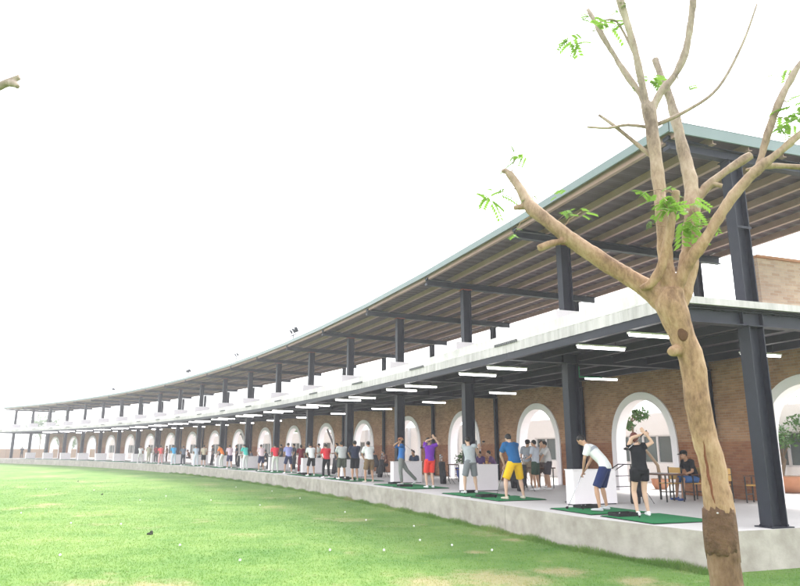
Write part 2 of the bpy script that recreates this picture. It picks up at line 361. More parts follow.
edge_tufts()

# ================================================================== the building
bld = empty('range_building', PT(0, 0, 0))
tag(bld, 'long curved two-storey driving range building with dark steel frame and brick arcade', 'building')
def part(mb, name, m, smooth=False, label=None, parent=None):
    o = mb.build(name, m, None, smooth); o.parent = parent or bld
    if parent is None: o.matrix_parent_inverse = Matrix.Translation(bld.location).inverted()
    else: o.matrix_parent_inverse = Matrix.Identity(4); o.matrix_world = Matrix.Identity(4)
    if label: o['label'] = label
    return o
def subpart(mb, name, m, parent, smooth=False):
    """parent sits at world identity offset through the building empty"""
    o = mb.build(name, m, None, smooth); o.parent = parent; return o
Z_BEAM, Z_DECK, Z_SLAB = 3.62, 3.90, 4.05
Z_RAF, Z_PUR, Z_ROOF = 6.98, 7.20, 7.38
EAVE, BACK = -1.62, DW + 0.95
def h_section(mb, o, i, z0, z1, dr, wt, tf=0.022, tw=0.016):
    """H column: flanges face the range, web radial"""
    e, t = er(i), et(i)
    mb.box(o, e, t, Z, -dr / 2, -dr / 2 + tf, -wt / 2, wt / 2, z0, z1)
    mb.box(o, e, t, Z, dr / 2 - tf, dr / 2, -wt / 2, wt / 2, z0, z1)
    mb.box(o, e, t, Z, -dr / 2 + tf, dr / 2 - tf, -tw / 2, tw / 2, z0, z1)
def bolts(mb, o, e, t, z, spots, r=0.016, h=0.03):
    for x, y in spots:
        p = o + e * x + t * y + Z * z; mb.tube([p, p + Z * h], r, 6)
def bolts_mesh(o, i, z, spots):
    b = MB(); bolts(b, o, er(i), et(i), z, spots); return b
for i in range(NF):
    o = PT(0, i, 0); e, t = er(i), et(i); near = i < 6
    # lower column
    mb = MB(); h_section(mb, o, i, 0.025, Z_BEAM - 0.02, 0.36, 0.27)
    col = part(mb, 'column', 'steel')
    mb = MB(); mb.box(o, e, t, Z, -0.25, 0.25, -0.2, 0.2, 0.0045, 0.025); subpart(mb, 'base_plate', 'steel', col)
    mb = MB(); mb.box(o, e, t, Z, -0.22, 0.22, -0.17, 0.17, Z_BEAM - 0.02, Z_BEAM - 0.002); subpart(mb, 'cap_plate', 'steel', col)
    if near:
        sp = [(x, y) for x in (-0.215, 0.215) for y in (-0.1, 0.1)]
        subpart(bolts_mesh(o, i, 0.025, sp), 'bolt', 'steel', col)
    # upper column
    mb = MB(); h_section(mb, o, i, Z_SLAB + 0.025, Z_RAF - 0.02, 0.32, 0.24)
    if i == 0: mb.box(o, e, t, Z, -0.16, 0.19, -0.125, -0.10, 5.55, 5.6)
    col = part(mb, 'column', 'steel')
    mb = MB(); mb.box(o, e, t, Z, -0.22, 0.22, -0.18, 0.18, Z_SLAB, Z_SLAB + 0.025); subpart(mb, 'base_plate', 'steel', col)
    mb = MB(); mb.box(o, e, t, Z, -0.2, 0.2, -0.14, 0.14, Z_RAF - 0.02, Z_RAF - 0.002); subpart(mb, 'cap_plate', 'redoxide' if i else 'steel', col)
    if near:
        sp = [(x, y) for x in (-0.19, 0.19) for y in (-0.09, 0.09)]
        subpart(bolts_mesh(o, i, Z_SLAB + 0.025, sp), 'bolt', 'steel', col)
    # rear columns, down to the floor just in front of the arcade wall
    mb = MB(); ob = PT(DW - 0.11, i, 0); h_section(mb, ob, i, 0.0, Z_BEAM - 0.004, 0.14, 0.14, 0.014, 0.012); part(mb, 'rear_column', 'steel')
    mb = MB(); h_section(mb, ob, i, Z_SLAB, Z_RAF - 0.03, 0.22, 0.2); part(mb, 'rear_column', 'steel')
    # floor beam (I section, deeper end plate on the outermost frame)
    def ibeam(mb, r0, r1, z0, z1, w, tf=0.02, tw=0.014, dz=0.0):
        for (wa, za, zb) in ((w, z0, z0 + tf), (w, z1 - tf, z1), (tw, z0 + tf, z1 - tf)):
            mb.hexa([PT(r0, i, za + dz) - t * wa / 2, PT(r1, i, za) - t * wa / 2, PT(r1, i, za) + t * wa / 2, PT(r0, i, za + dz) + t * wa / 2,
                     PT(r0, i, zb) - t * wa / 2, PT(r1, i, zb) - t * wa / 2, PT(r1, i, zb) + t * wa / 2, PT(r0, i, zb) + t * wa / 2])
    mb = MB(); ibeam(mb, -1.84, DW - 0.02, Z_BEAM, Z_DECK - 0.004, 0.2)
    bm_ = part(mb, 'floor_beam', 'steel_end')
    if near:
        for x in (-0.24, 0.24):
            mb = MB(); mb.box(o, e, t, Z, x - 0.012, x + 0.012, -0.09, 0.09, Z_BEAM + 0.021, Z_DECK - 0.025); subpart(mb, 'stiffener', 'steel', bm_)
    # rafter, tapered towards the tip of the overhang
    mb = MB(); ibeam(mb, EAVE + 0.04, 0, Z_RAF + 0.0, Z_PUR, 0.17, dz=0.10); ibeam(mb, 0.002, BACK - 0.1, Z_RAF, Z_PUR, 0.17)
    part(mb, 'rafter', 'steel_end')

for i in range(NF - 1):
    a, b = (i + 0.0, i + 1.0)
    a_ = a if i else I0 + 0.004; b_ = b if i < NF - 2 else 19.10
    g = 0.0009
    # floor: soffit deck with ribs, joists, edge beam, slab, kerb panels
    mb = MB(); mb.arcbox(-1.86, DW + 0.3, a_ + g, b_ - g, Z_DECK, Z_DECK + 0.03)
    for q in range(9):
        r0 = -1.6 + q * 0.72; mb.arcbox(r0, r0 + 0.12, a_ + 0.02, b_ - 0.02, Z_DECK - 0.035, Z_DECK - 0.001)
    part(mb, 'floor_deck', 'soffit')
    mb = MB(); mb.arcbox(-1.90, DW + 0.3, a_ + g, b_ - g, Z_DECK + 0.032, Z_SLAB); part(mb, 'floor_slab', 'galv')
    for q, r0 in enumerate((-0.9, 0.25, 1.4, 2.55, 3.7)):
        mb = MB(); mb.arcbox(r0 - 0.04, r0 + 0.04, a + 0.02, b - 0.02, Z_DECK - 0.2, Z_DECK - 0.037); mb.arcbox(r0 - 0.055, r0 + 0.055, a + 0.02, b - 0.02, Z_DECK - 0.212, Z_DECK - 0.2)
        part(mb, 'joist', 'joist')
    mb = MB()
    mb.arcbox(-1.93, -1.87, a_ + g, b_ - g, Z_BEAM + 0.02, Z_DECK - 0.09); mb.arcbox(-1.97, -1.85, a_ + g, b_ - g, Z_BEAM, Z_BEAM + 0.018)
    part(mb, 'edge_beam', 'steel')
    # corrugated fascia strip under a plain kerb panel
    mb = MB(); n = 40; zz0, zz1 = Z_DECK - 0.10, Z_SLAB - 0.02
    prev = None
    for k in range(n + 1):
        ii = a_ + g + (b_ - a_ - 2 * g) * k / n; off = -1.945 - (0.018 if k % 2 else 0.0)
        cur = (PT(off, ii, zz0), PT(off, ii, zz1))
        if prev: mb.quad(prev[0], cur[0], cur[1], prev[1])
        prev = cur
    part(mb, 'fascia_sheet', 'galv')
    mb = MB(); mb.arcbox(-1.955, -1.925, a_ + g, b_ - g, Z_SLAB - 0.018, Z_SLAB + 0.02); mb.arcbox(-1.93, -1.86, a_ + g, b_ - g, Z_SLAB + 0.022, Z_SLAB + 0.24)
    part(mb, 'kerb_panel', 'deck_white')
    # comb of deck profile showing at each frame
    mb = MB()
    for k in range(12):
        ii = b - 0.10 + k * 0.0165
        if ii < 18.99: mb.arcbox(-2.0, -1.96, ii, ii + 0.009, Z_SLAB - 0.03, Z_SLAB + 0.035)
    if mb.v: part(mb, 'deck_end_comb', 'comb')
    # rear rail on the upper floor
    if i >= 3:
        mb = MB(); mb.arcbox(DW + 0.1, DW + 0.15, a + 0.03, b - 0.03, Z_SLAB + 0.05, Z_SLAB + 0.85); part(mb, 'rear_rail', 'steel_end')
    # purlins (C sections) and roof sheets
    for q in range(9):
        r0 = EAVE + 0.10 + q * (BACK - EAVE - 0.2) / 8.0
        mb = MB(); zt = Z_PUR + 0.17
        mb.arcbox(r0 - 0.009, r0 + 0.009, a_ + g, b_ - g, Z_PUR + 0.002, zt); mb.arcbox(r0 + 0.0095, r0 + 0.085, a_ + g, b_ - g, Z_PUR + 0.002, Z_PUR + 0.016); mb.arcbox(r0 + 0.0095, r0 + 0.085, a_ + g, b_ - g, zt - 0.014, zt)
        part(mb, 'purlin', 'purlin')
    mb = MB(); n = 30; prev = None
    zs = (0.0, 0.0, 0.035, 0.035)
    for k in range(n * 2 + 1):
        ii = a_ + (b_ - a_) * k / (2 * n); z = Z_ROOF + (0.03 if k % 4 in (2, 3) else 0.0)
        cur = (PT(EAVE, ii, z), PT(BACK, ii, z))
        if prev: mb.quad(prev[0], cur[0], cur[1], prev[1])
        prev = cur
    part(mb, 'roof_sheet', 'roof_under')
    mb = MB(); mb.arcbox(EAVE - 0.05, EAVE - 0.01, a_ + g, b_ - g, Z_PUR + 0.10, Z_ROOF + 0.09); mb.arcbox(EAVE - 0.05, EAVE + 0.25, a_ + g, b_ - g, Z_ROOF + 0.092, Z_ROOF + 0.105)
    part(mb, 'eave_trim', 'teal')
# gable trims and end slab edge at both ends
for (i0, i1) in ((I0 - 0.006, I0 + 0.0), (19.103, 19.109)):
    mb = MB(); mb.arcbox(EAVE - 0.05, BACK + 0.05, i0, i1, Z_PUR + 0.06, Z_ROOF + 0.10); mb.arcbox(EAVE - 0.05, BACK + 0.05, i0 if i0 < 1 else i0 - 0.03, i1 + (0.03 if i0 < 1 else 0), Z_ROOF + 0.107, Z_ROOF + 0.12)
    part(mb, 'gable_trim', 'teal')
# lower edge channel of the end frame
mb = MB(); mb.arcbox(-1.9, DW, I0 - 0.006, I0 + 0.002, Z_DECK + 0.02, Z_SLAB + 0.0); part(mb, 'slab_edge', 'galv')
# drain outlet pipes (green) beside the second column
mb = MB(); p = PT(0.28, 1, 3.55); mb.tube([p, p - Z * 0.28], 0.02, 8); mb.tube([p - Z * 0.28, p - Z * 0.28 + er(1) * 0.75], 0.02, 8)
part(mb, 'drain_pipe', simple('green_pipe', (0.01, 0.25, 0.10), 0.4))

# arcade wall with pointed round arches: one brick panel and one white surround per bay
def arch_profile(hw, spring, apex, n=14):
    """from the foot on the negative side over the top to the foot on the positive side"""
    pts = [(-hw, 0.0)]
    for k in range(n * 2 + 1):
        u = -1 + k / n; s = abs(u)
        pts.append((hw * (math.copysign(1, u) * math.sin(s * math.pi / 2) if s else 0), spring + (apex - spring) * (max(0.0, math.cos(s * math.pi / 2)) ** 0.80)))
    pts.append((hw, 0.0)); return pts
def wall_point(r, i_mid, x, z): return PT(r, i_mid + x / BAY, z)
def wall_panel(i):
    mid = i + 0.5; hw = BAY / 2 * 1.0; top = Z_BEAM + 0.26; TH = 0.32
    AW = 1.30; prof = arch_profile(AW, 1.35, 3.02); verts, faces, uvs = [], [], []
    if i == 0: lo = -(mid - I0) * BAY
    else: lo = -hw
    def add(pts, uvp):
        k = len(verts); verts.extend(tuple(p) for p in pts); faces.append(tuple(range(k, k + len(pts)))); uvs.extend(uvp)
    for r, off in ((DW, 0.0), (DW + TH, 50.0)):
        def q(x, z): return wall_point(r, mid, x, z)
        def face(pl): add([q(x, z) for x, z in pl], [(x + i * BAY + off, z) for x, z in pl])
        face([(lo, 0), (-AW, 0), (-AW, top), (lo, top)]); face([(AW, 0), (hw, 0), (hw, top), (AW, top)])
        for (x0, z0), (x1, z1) in zip(prof[1:-2], prof[2:-1]): face([(x0, z0), (x1, z1), (x1, top), (x0, top)])
    # end reveal for the outermost panel and the top
    add([wall_point(DW, mid, lo, 0), wall_point(DW + TH, mid, lo, 0), wall_point(DW + TH, mid, lo, top), wall_point(DW, mid, lo, top)], [(0, 0), (TH, 0), (TH, top), (0, top)])
    add([wall_point(DW, mid, hw, 0), wall_point(DW + TH, mid, hw, 0), wall_point(DW + TH, mid, hw, top), wall_point(DW, mid, hw, top)], [(0, 0), (TH, 0), (TH, top), (0, top)])
    me = bpy.data.meshes.new('brick_wall'); me.from_pydata(verts, [], faces); uvl = me.uv_layers.new(name='UVMap')
    for l, u in zip(uvl.data, uvs): l.uv = u
    me.materials.append(M['brick']); o = bpy.data.objects.new('brick_wall', me); C.objects.link(o); o.parent = bld
    o.matrix_parent_inverse = Matrix.Translation(bld.location).inverted()
    # white surround: lines the opening and stands proud of the bricks
    ins, outp = arch_profile(1.26, 1.35, 2.97), arch_profile(1.50, 1.35, 3.22)
    mb = MB(); r0, r1 = DW - 0.05, DW + TH + 0.03
    for k in range(len(ins) - 1):
        A = [wall_point(r0, mid, *ins[k]), wall_point(r0, mid, *ins[k + 1]), wall_point(r0, mid, *outp[k + 1]), wall_point(r0, mid, *outp[k])]
        B = [wall_point(r1, mid, *ins[k]), wall_point(r1, mid, *ins[k + 1]), wall_point(r1, mid, *outp[k + 1]), wall_point(r1, mid, *outp[k])]
        mb.quad(*A); mb.quad(B[3], B[2], B[1], B[0]); mb.quad(A[1], A[0], B[0], B[1]); mb.quad(A[3], A[2], B[2], B[3])
    part(mb, 'arch_surround', 'white')
for i in range(0, 19): wall_panel(i)
# brick stair wall on the upper floor near the end, with coping
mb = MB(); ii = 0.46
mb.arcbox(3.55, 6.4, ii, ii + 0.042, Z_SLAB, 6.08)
sw = part(mb, 'stair_wall', 'brick_skylit')
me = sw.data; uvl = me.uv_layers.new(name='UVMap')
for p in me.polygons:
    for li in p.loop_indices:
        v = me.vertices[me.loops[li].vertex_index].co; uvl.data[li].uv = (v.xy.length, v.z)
mb = MB(); mb.arcbox(3.5, 6.45, ii - 0.01, ii + 0.052, 6.082, 6.15); part(mb, 'wall_coping', 'terracotta')
# upper-floor white bay boxes at the columns
for i in range(1, NF):
    mb = MB(); mb.arcbox(-0.6, .7, i - 0.06, i - 0.032, Z_SLAB + 0.02, Z_SLAB + 0.95); part(mb, 'upper_divider', 'white')

# ------------------------------------------------------------------ tube lights under the floor
def tube_light(a, r0, label):
    c = PT(r0 + 0.6, a, 0); root = empty('tube_light', PT(r0 + 0.6, a, 3.5)); e, t = er(a), et(a); o = PT(r0, a, 0)
    tag(root, label, 'ceiling light', 'tube lights under the upper floor')
    mb = MB(); mb.box(o, e, t, Z, -0.02, 1.24, -0.05, 0.05, 3.565, 3.60); adopt(mb.build('housing', 'white'), root)
    mb = MB(); mb.tube([o + Z * 3.54, o + e * 1.22 + Z * 3.54], 0.028, 10); adopt(mb.build('tube', 'tube', None, True), root)
    mb = MB()
    for x in (0.2, 1.0): mb.tube([o + e * x + Z * 3.60, o + e * x + Z * Z_DECK], 0.008, 5)
    adopt(mb.build('hanger', 'steel'), root)
for i in range(0, 17):
    nm = ORD[i]
    tube_light(i + 0.19, -2.0 + 0.12, 'first front tube light over the %s bay from the near end' % nm)
    tube_light(i + 0.48, -2.0 + 0.12, 'second front tube light over the %s bay from the near end' % nm)
    tube_light(i + 0.42, 2.4, 'rear tube light near the brick wall over the %s bay from the near end' % nm)

# ------------------------------------------------------------------ white dividers between the tees
for i in range(1, 19):
    root = empty('tee_divider', PT(0.2, i - 0.1, 0))
    if i == 1: lb = 'white divider box behind the stooping man in white and navy'
    elif i == 2: lb = 'white divider box behind the man in grey, beside the golfer in yellow shorts'
    elif i == 3: lb = 'white divider box behind the man in blue shirt and grey trousers'
    else: lb = 'white divider box at the foot of the %s front column from the near end' % ORD[i]
    tag(root, lb, 'divider', 'white dividers between the tees')
    mb = MB(); mb.arcbox(-0.60, .68, i - 0.125, i - 0.068, 0.03, 0.84); adopt(mb.build('panel', 'white'), root)
    mb = MB(); mb.arcbox(-0.58, .66, i - 0.122, i - 0.071, 0.0, 0.029); adopt(mb.build('plinth', 'rubber'), root)
    mb = MB(); mb.arcbox(-0.62, .70, i - 0.128, i - 0.065, 0.842, 0.862); adopt(mb.build('top_board', 'white'), root)

# ------------------------------------------------------------------ tee mats
def tee_mat(a0, a1, label, tray):
    root = empty('tee_mat', PT(-1, (a0 + a1) / 2, 0)); tag(root, label, 'mat', 'green tee mats')
    mb = MB(); mb.arcbox(-1.72, -0.22, a0, a1, 0.0, 0.018); adopt(mb.build('rubber_base', 'rubber'), root)
    mb = MB(); mb.arcbox(-1.70, -0.24, a0 + 0.003, a1 - 0.003, 0.019, 0.032); adopt(mb.build('turf', 'turf'), root)
    mb = MB(); p = PT(-1.25, a0 + (a1 - a0) * 0.6, 0.033); mb.tube([p, p + Z * 0.03], [0.02, 0.01], 8); adopt(mb.build('rubber_tee', 'rubber'), root)
def ball_tray(a, r, label):
    root = empty('ball_tray', PT(r, a, 0.033)); tag(root, label, 'tray', 'ball trays on the tees'); e, t = er(a), et(a); o = PT(r, a, 0.033)
    mb = MB(); mb.box(o, e, t, Z, -0.25, 0.25, -0.16, 0.16, 0, 0.012)
    for (x0, x1, y0, y1) in ((-0.25, 0.25, -0.16, -0.145), (-0.25, 0.25, 0.145, 0.16), (-0.25, -0.235, -0.144, 0.144), (0.235, 0.25, -0.144, 0.144)): mb.box(o, e, t, Z, x0, x1, y0, y1, 0.013, 0.07)
    adopt(mb.build('tray', 'rubber'), root)
    for k in range(7):
        mb = MB(); mb.ellipsoid(o + e * random.uniform(-0.2, 0.2) + t * random.uniform(-0.11, 0.11) + Z * 0.034, .0214, .0214, .0214, n=8, m=6); adopt(mb.build('ball', 'ball', None, True), root)
for i in range(0, 18):
    for k, (m0, m1) in enumerate(((0.18, 0.45), (0.50, 0.77))):
        if i == 0: lb = ('green mat under the woman in black', 'green mat under the stooping man in white and navy')[k]
        elif i == 1: lb = ('green mat under the man in yellow shorts', 'green mat under the man in grey sleeveless top')[k]
        else: lb = '%s green tee mat of the %s bay from the near end' % (('nearer', 'farther')[k], ORD[i])
        tee_mat(i + m0, i + m1, lb, i < 4)
        if i < 5:
            ball_tray(i + m1 - 0.045, -1.35 if k == 0 else -0.9, ('black ball tray on the %s mat of the %s bay from the near end' % (('nearer', 'farther')[k], ORD[i])))

# ================================================================== people
def remesh(mb, voxel, smooth_it=4):
    me = mb.mesh('tmp'); o = bpy.data.objects.new('tmp', me); C.objects.link(o)
    m = o.modifiers.new('r', 'REMESH'); m.mode = 'VOXEL'; m.voxel_size = voxel; m.use_smooth_shade = True
    s = o.modifiers.new('s', 'SMOOTH'); s.iterations = smooth_it; s.factor = 0.5
    dg = bpy.context.evaluated_depsgraph_get(); out = bpy.data.meshes.new_from_object(o.evaluated_get(dg))
    C.objects.unlink(o); bpy.data.objects.remove(o); bpy.data.meshes.remove(me)
    return out
def merge_mesh(me, mb):
    bm = bmesh.new(); bm.from_mesh(me); t = mb.mesh('t'); bm.from_mesh(t); bmesh.ops.recalc_face_normals(bm, faces=bm.faces[:]); bm.to_mesh(me); bm.free(); bpy.data.meshes.remove(t)
    me.polygons.foreach_set('use_smooth', [True] * len(me.polygons)); return me
V3 = Vector
def P_address(bend=1.0, stance=0.2, kb=1.0, hx=0.0):
    b = bend
    return dict(pel=(0, -.09 * b, .93), wai=(0, -.05 * b, 1.06), che=(0, .07 * b, 1.25), nec=(0, .17 * b, 1.40), hea=(0, .25 * b, 1.50), hup=(0, .5 * b, .87),
                shL=(-.18, .12 * b, 1.35), shR=(.18, .11 * b, 1.34), elL=(-.20 + hx * .4, .26, 1.10), elR=(.20 + hx * .4, .24, 1.08), haL=(-.025 + hx, .36, .86), haR=(.03 + hx, .37, .81),
                hiL=(-.09, -.08 * b, .89), hiR=(.09, -.08 * b, .89), knL=(-stance * .85, .03 * kb, .48), knR=(stance * .85, .03 * kb, .48), anL=(-stance, -.03, .085), anR=(stance, -.03, .085),
                toL=(-.25, 1, 0), toR=(.2, 1, 0), club=(0.0 + hx * .2, .78, .0))
def P_top():
    return dict(pel=(0, -.04, .93), wai=(0, -.03, 1.06), che=(.015, -.01, 1.26), nec=(.01, .03, 1.42), hea=(-.01, .08, 1.545), hup=(0, .15, 1),
                shL=(-.165, .06, 1.37), shR=(.165, -.06, 1.39), elL=(-.10, .0, 1.56), elR=(.30, -.12, 1.46), haL=(.13, -.06, 1.63), haR=(.17, -.06, 1.66),
                hiL=(-.09, -.03, .89), hiR=(.09, -.05, .89), knL=(-.10, .08, .48), knR=(.09, .0, .48), anL=(-.10, .0, .085), anR=(.12, -.04, .085),
                toL=(-.2, 1, 0), toR=(.25, 1, 0), club=(-.42, -.35, 1.30))
def P_half():
    p = P_address(.35, .2, .6)
    p.update(shL=(-.16, .14, 1.37), shR=(.17, -.02, 1.38), elL=(.07, .28, 1.22), elR=(.34, .10, 1.14), haL=(.40, .22, 1.30), haR=(.43, .19, 1.34), club=(.95, .75, 1.5), hea=(0, .12, 1.545), hup=(0, .2, 1)); return p
def P_finish():
    return dict(pel=(0, .02, .93), wai=(0, .0, 1.06), che=(0, -.02, 1.26), nec=(0, .0, 1.43), hea=(0, .04, 1.555), hup=(0, .1, 1),
                shL=(-.17, .03, 1.39), shR=(.15, .06, 1.36), elL=(-.28, .20, 1.38), elR=(.02, .30, 1.38), haL=(-.17, .06, 1.54), haR=(-.14, .08, 1.57),
                hiL=(-.08, .03, .89), hiR=(.09, .0, .88), knL=(-.10, .06, .49), knR=(.05, -.22, .50), anL=(-.11, .02, .085), anR=(.08, -.58, .15),
                toL=(-.2, 1, 0), toR=(0, 1, -.55), club=(.25, -.45, 1.20))
def P_stand(dx=.0, arm=0):
    p = dict(pel=(0, 0, .94), wai=(0, -.01, 1.07), che=(0, .0, 1.27), nec=(0, .01, 1.44), hea=(0, .05, 1.565), hup=(0, .08, 1),
             shL=(-.185, .0, 1.39), shR=(.185, .0, 1.39), elL=(-.25, -.02, 1.11), elR=(.25, -.02, 1.11), haL=(-.25, .1, .87), haR=(.25, .1, .87),
             hiL=(-.09, 0, .90), hiR=(.09, 0, .90), knL=(-.11, .03, .49), knR=(.11, .02, .49), anL=(-.12, -.02, .085), anR=(.13, -.02, .085), toL=(-.25, 1, 0), toR=(.25, 1, 0), club=None)
    if arm: p.update(elR=(.26, .05, 1.12), haR=(.12, .28, 1.12))
    if arm == 2: p.update(elL=(-.26, .05, 1.12), haL=(-.08, .27, 1.05))
    return p
def P_sit(seat=.46, lean=0.0, cross=0):
    s = seat + .10
    return dict(pel=(0, 0, s), wai=(0, .01, s + .13), che=(0, .03 + lean, s + .33), nec=(0, .06 + lean * 1.5, s + .50), hea=(0, .12 + lean * 1.7, s + .62), hup=(0, .1, 1),
                shL=(-.185, .05 + lean * 1.3, s + .45), shR=(.185, .05 + lean * 1.3, s + .45), elL=(-.24, .12 + lean, s + .19), elR=(.24, .12 + lean, s + .19), haL=(-.12, .36, s + .12), haR=(.12, .36, s + .12),
                hiL=(-.09, .0, s - .02), hiR=(.09, .0, s - .02), knL=(-.13, .42, s - .01), knR=(.13, .42, s - .01), anL=(-.15, .40 + .1 * cross, .085), anR=(.14, .48, .085), toL=(-.2, 1, 0), toR=(.2, 1, 0), club=None)
SKIN = [simple('skin_a', (0.46, 0.27, 0.18), 0.55, 0, .06), simple('skin_b', (0.38, 0.21, 0.13), 0.55, 0, .06), simple('skin_c', (0.58, 0.38, 0.28), 0.55, 0, .06)]
cloth_cache = {}
def cloth(col, rough=0.85):
    k = tuple(round(c, 3) for c in col)
    if k not in cloth_cache: cloth_cache[k] = simple('cloth_%d' % len(cloth_cache), col, rough, 0, .16, 14.0, 0.25, 26)
    return cloth_cache[k]
HAIR = simple('hair_black', (0.012, 0.010, 0.010), 0.45, 0, .3, 40); HAIR_RED = simple('hair_red', (0.11, 0.03, 0.02), 0.45, 0, .3, 40)
def person(label, loc, yaw, pose, shirt, legs, leg_len='shorts', H=1.68, hair=HAIR, cap=None, skin=0, shoes=(0.75, 0.75, 0.75), female=False, voxel=.017, sleeveless=False, stripe=None, club=True, build_w=1.0, band=None, group=None, tunic=False):
    sc = H / 1.68; ca, sa = math.cos(yaw), math.sin(yaw)
    J = {k: V3(v) if v is not None else None for k, v in pose.items()}
    root = empty('person', loc); root.rotation_euler = (0, 0, yaw); root.scale = (1, 1, 1)
    tag(root, label, 'person', group)
    S = lambda v: v * sc
    for k in J:
        if J[k] is not None and k not in ('toL', 'toR', 'hup'): J[k] = J[k] * sc
    side = (J['shR'] - J['shL']).normalized(); hs = (J['hiR'] - J['hiL']).normalized(); w = build_w
    sw = (.90 if female else 1.0) * w
    up = J['hup'].normalized()
    fwd = (V3((0, 1, 0)) - up * up.y); fwd = fwd.normalized() if fwd.length > .2 else V3((0, 0, -1)); rt = fwd.cross(up).normalized()
    hc = J['hea']
    # ---- body
    mb = MB()
    mid = (side + hs).normalized()
    mb.tube([J['pel'] - Z * .09 * sc, J['pel'], J['wai'], J['che'], J['che'].lerp(J['nec'], .6), J['nec']], [(S(.08), S(.08)), (S(.145 * w), S(.11)), (S(.125 * w), S(.092)), (S(.15 * sw), S(.105)), (S(.14 * sw), S(.085)), (S(.055), S(.055))], 16, side=mid)
    mb.tube([J['nec'] - Z * .04, J['nec'].lerp(hc, .5), hc], [S(.06), S(.052), S(.05)], 10)
    mb.ellipsoid(hc + up * S(.012), S(.074), S(.092), S(.105), rt, fwd, up, 14, 10)
    mb.ellipsoid(hc - up * S(.05) + fwd * S(.018), S(.055), S(.068), S(.062), rt, fwd, up, 12, 8)      # jaw
    mb.ellipsoid(hc - up * S(.012) + fwd * S(.095), S(.014), S(.020), S(.022), rt, fwd, up, 8, 6)      # nose
    for s in (-1, 1): mb.ellipsoid(hc + rt * S(.075 * s) - up * S(.005), S(.012), S(.02), S(.032), rt, fwd, up, 8, 6)
    for s in 'LR':
        sh, el, ha = J['sh' + s], J['el' + s], J['ha' + s]
        mb.tube([sh.lerp(J['nec'], .45), sh, sh.lerp(el, .35), el, el.lerp(ha, .3), ha], [S(.055), S(.056 * w), S(.046 * w), S(.036), S(.037), S(.025)], 12)
        dv = (ha - el).normalized(); mb.tube([ha - dv * .01, ha + dv * S(.045), ha + dv * S(.085)], [(S(.026), S(.02)), (S(.038), S(.018)), (S(.036), S(.014))], 10, side=side)
        hi, kn, an = J['hi' + s], J['kn' + s], J['an' + s]
        mb.tube([hi + Z * .05, hi, hi.lerp(kn, .4), kn, kn.lerp(an, .3), kn.lerp(an, .6), an, an - Z * .03], [S(.085), S(.088 * w), S(.074 * w), S(.053), S(.054 * w), S(.044), S(.034), S(.036)], 12)
    me = remesh(mb, voxel)
    fb = MB()
    for s in 'LR':                               # five bent fingers per hand
        el, ha = J['el' + s], J['ha' + s]; dv = (ha - el).normalized(); sd = (side - dv * side.dot(dv)); sd = sd.normalized() if sd.length > .2 else V3((1, 0, 0)); nv = dv.cross(sd)
        tow = (V3((0, 0, .0)) + (J['che'] - ha)); nv = nv if nv.dot(tow) > 0 else -nv
        for q, ln in enumerate((.068, .078, .073, .058)):
            b = ha + dv * S(.075) + sd * S(.026 - .0175 * q)
            fb.tube([b - dv * .02, b + dv * S(ln * .4), b + dv * S(ln * .62) + nv * S(ln * .35), b + dv * S(ln * .45) + nv * S(ln * .7)], [.0095, .009, .008, .007], 6)
        th = ha + dv * S(.03) + sd * S(.034 * (1 if s == 'L' else -1)); sg = 1 if s == 'L' else -1
        fb.tube([th - sd * sg * .015, th + dv * S(.025) + sd * sg * S(.014), th + dv * S(.05) + sd * sg * S(.008) + nv * .02], [.011, .010, .008], 6)
    merge_mesh(me, fb); me.materials.append(SKIN[skin]); body = bpy.data.objects.new('body', me); C.objects.link(body); body.parent = root
    def put(mb_or_me, name, m, vox=None, it=5, parent=None):
        if isinstance(mb_or_me, MB):
            mm = remesh(mb_or_me, vox, it) if vox else mb_or_me.mesh(name)
        else: mm = mb_or_me
        mm.polygons.foreach_set('use_smooth', [True] * len(mm.polygons))
        mm.materials.append(m); o = bpy.data.objects.new(name, mm); C.objects.link(o); o.parent = parent or body; return o
    # eyes
    if voxel < .02:
        eb = MB()
        for s in (-1, 1): eb.ellipsoid(hc + rt * S(.03 * s) + up * S(.012) + fwd * S(.082), S(.011), S(.008), S(.007), rt, fwd, up, 8, 6)
        put(eb, 'eyes', HAIR)
    # ---- hair / cap
    hb = MB(); hb.ellipsoid(hc + up * S(.032) - fwd * S(.018), S(.084), S(.096), S(.097), rt, fwd, up, 16, 10)
    if female: hb.ellipsoid(hc - up * S(.015) - fwd * S(.055), S(.07), S(.055), S(.09), rt, fwd, up, 12, 8)
    put(hb, 'hair', hair, voxel, 2)
    if cap is not None:
        cb = MB(); cc = hc + up * S(.055)
        rings = [(0.0, 1.0), (.045, .96), (.075, .75), (.09, .4), (.095, .05)]
        cb.tube([cc - up * .012 + up * S(h) - fwd * S(.008) for h, _ in rings], [(S(.092 * q), S(.106 * q)) for _, q in rings], 16, side=rt)
        brim = cc + fwd * S(.095) - up * .006
        for (k0, k1) in ((0, 1),):
            pts = [brim + rt * S(.075 * math.cos(a)) + fwd * S(.085 * math.sin(a)) - up * S(.012 * math.sin(a)) for a in [math.pi * j / 10 for j in range(11)]]
            n0 = len(cb.v); cb.v += [tuple(p) for p in pts] + [tuple(p - up * .008) for p in pts]
            cb.f.append(tuple(n0 + j for j in range(11))); cb.f.append(tuple(n0 + 11 + j for j in reversed(range(11))))
            for j in range(10): cb.f.append((n0 + j, n0 + j + 1, n0 + 12 + j, n0 + 11 + j))
            cb.f.append((n0 + 10, n0, n0 + 11, n0 + 21))
        put(cb, 'cap', cloth(cap))
    # ---- shirt
    sb = MB(); hem = J['pel'] - Z * S(.04 if not tunic else .45)
    ax_ = (J['wai'] - J['pel']).normalized()
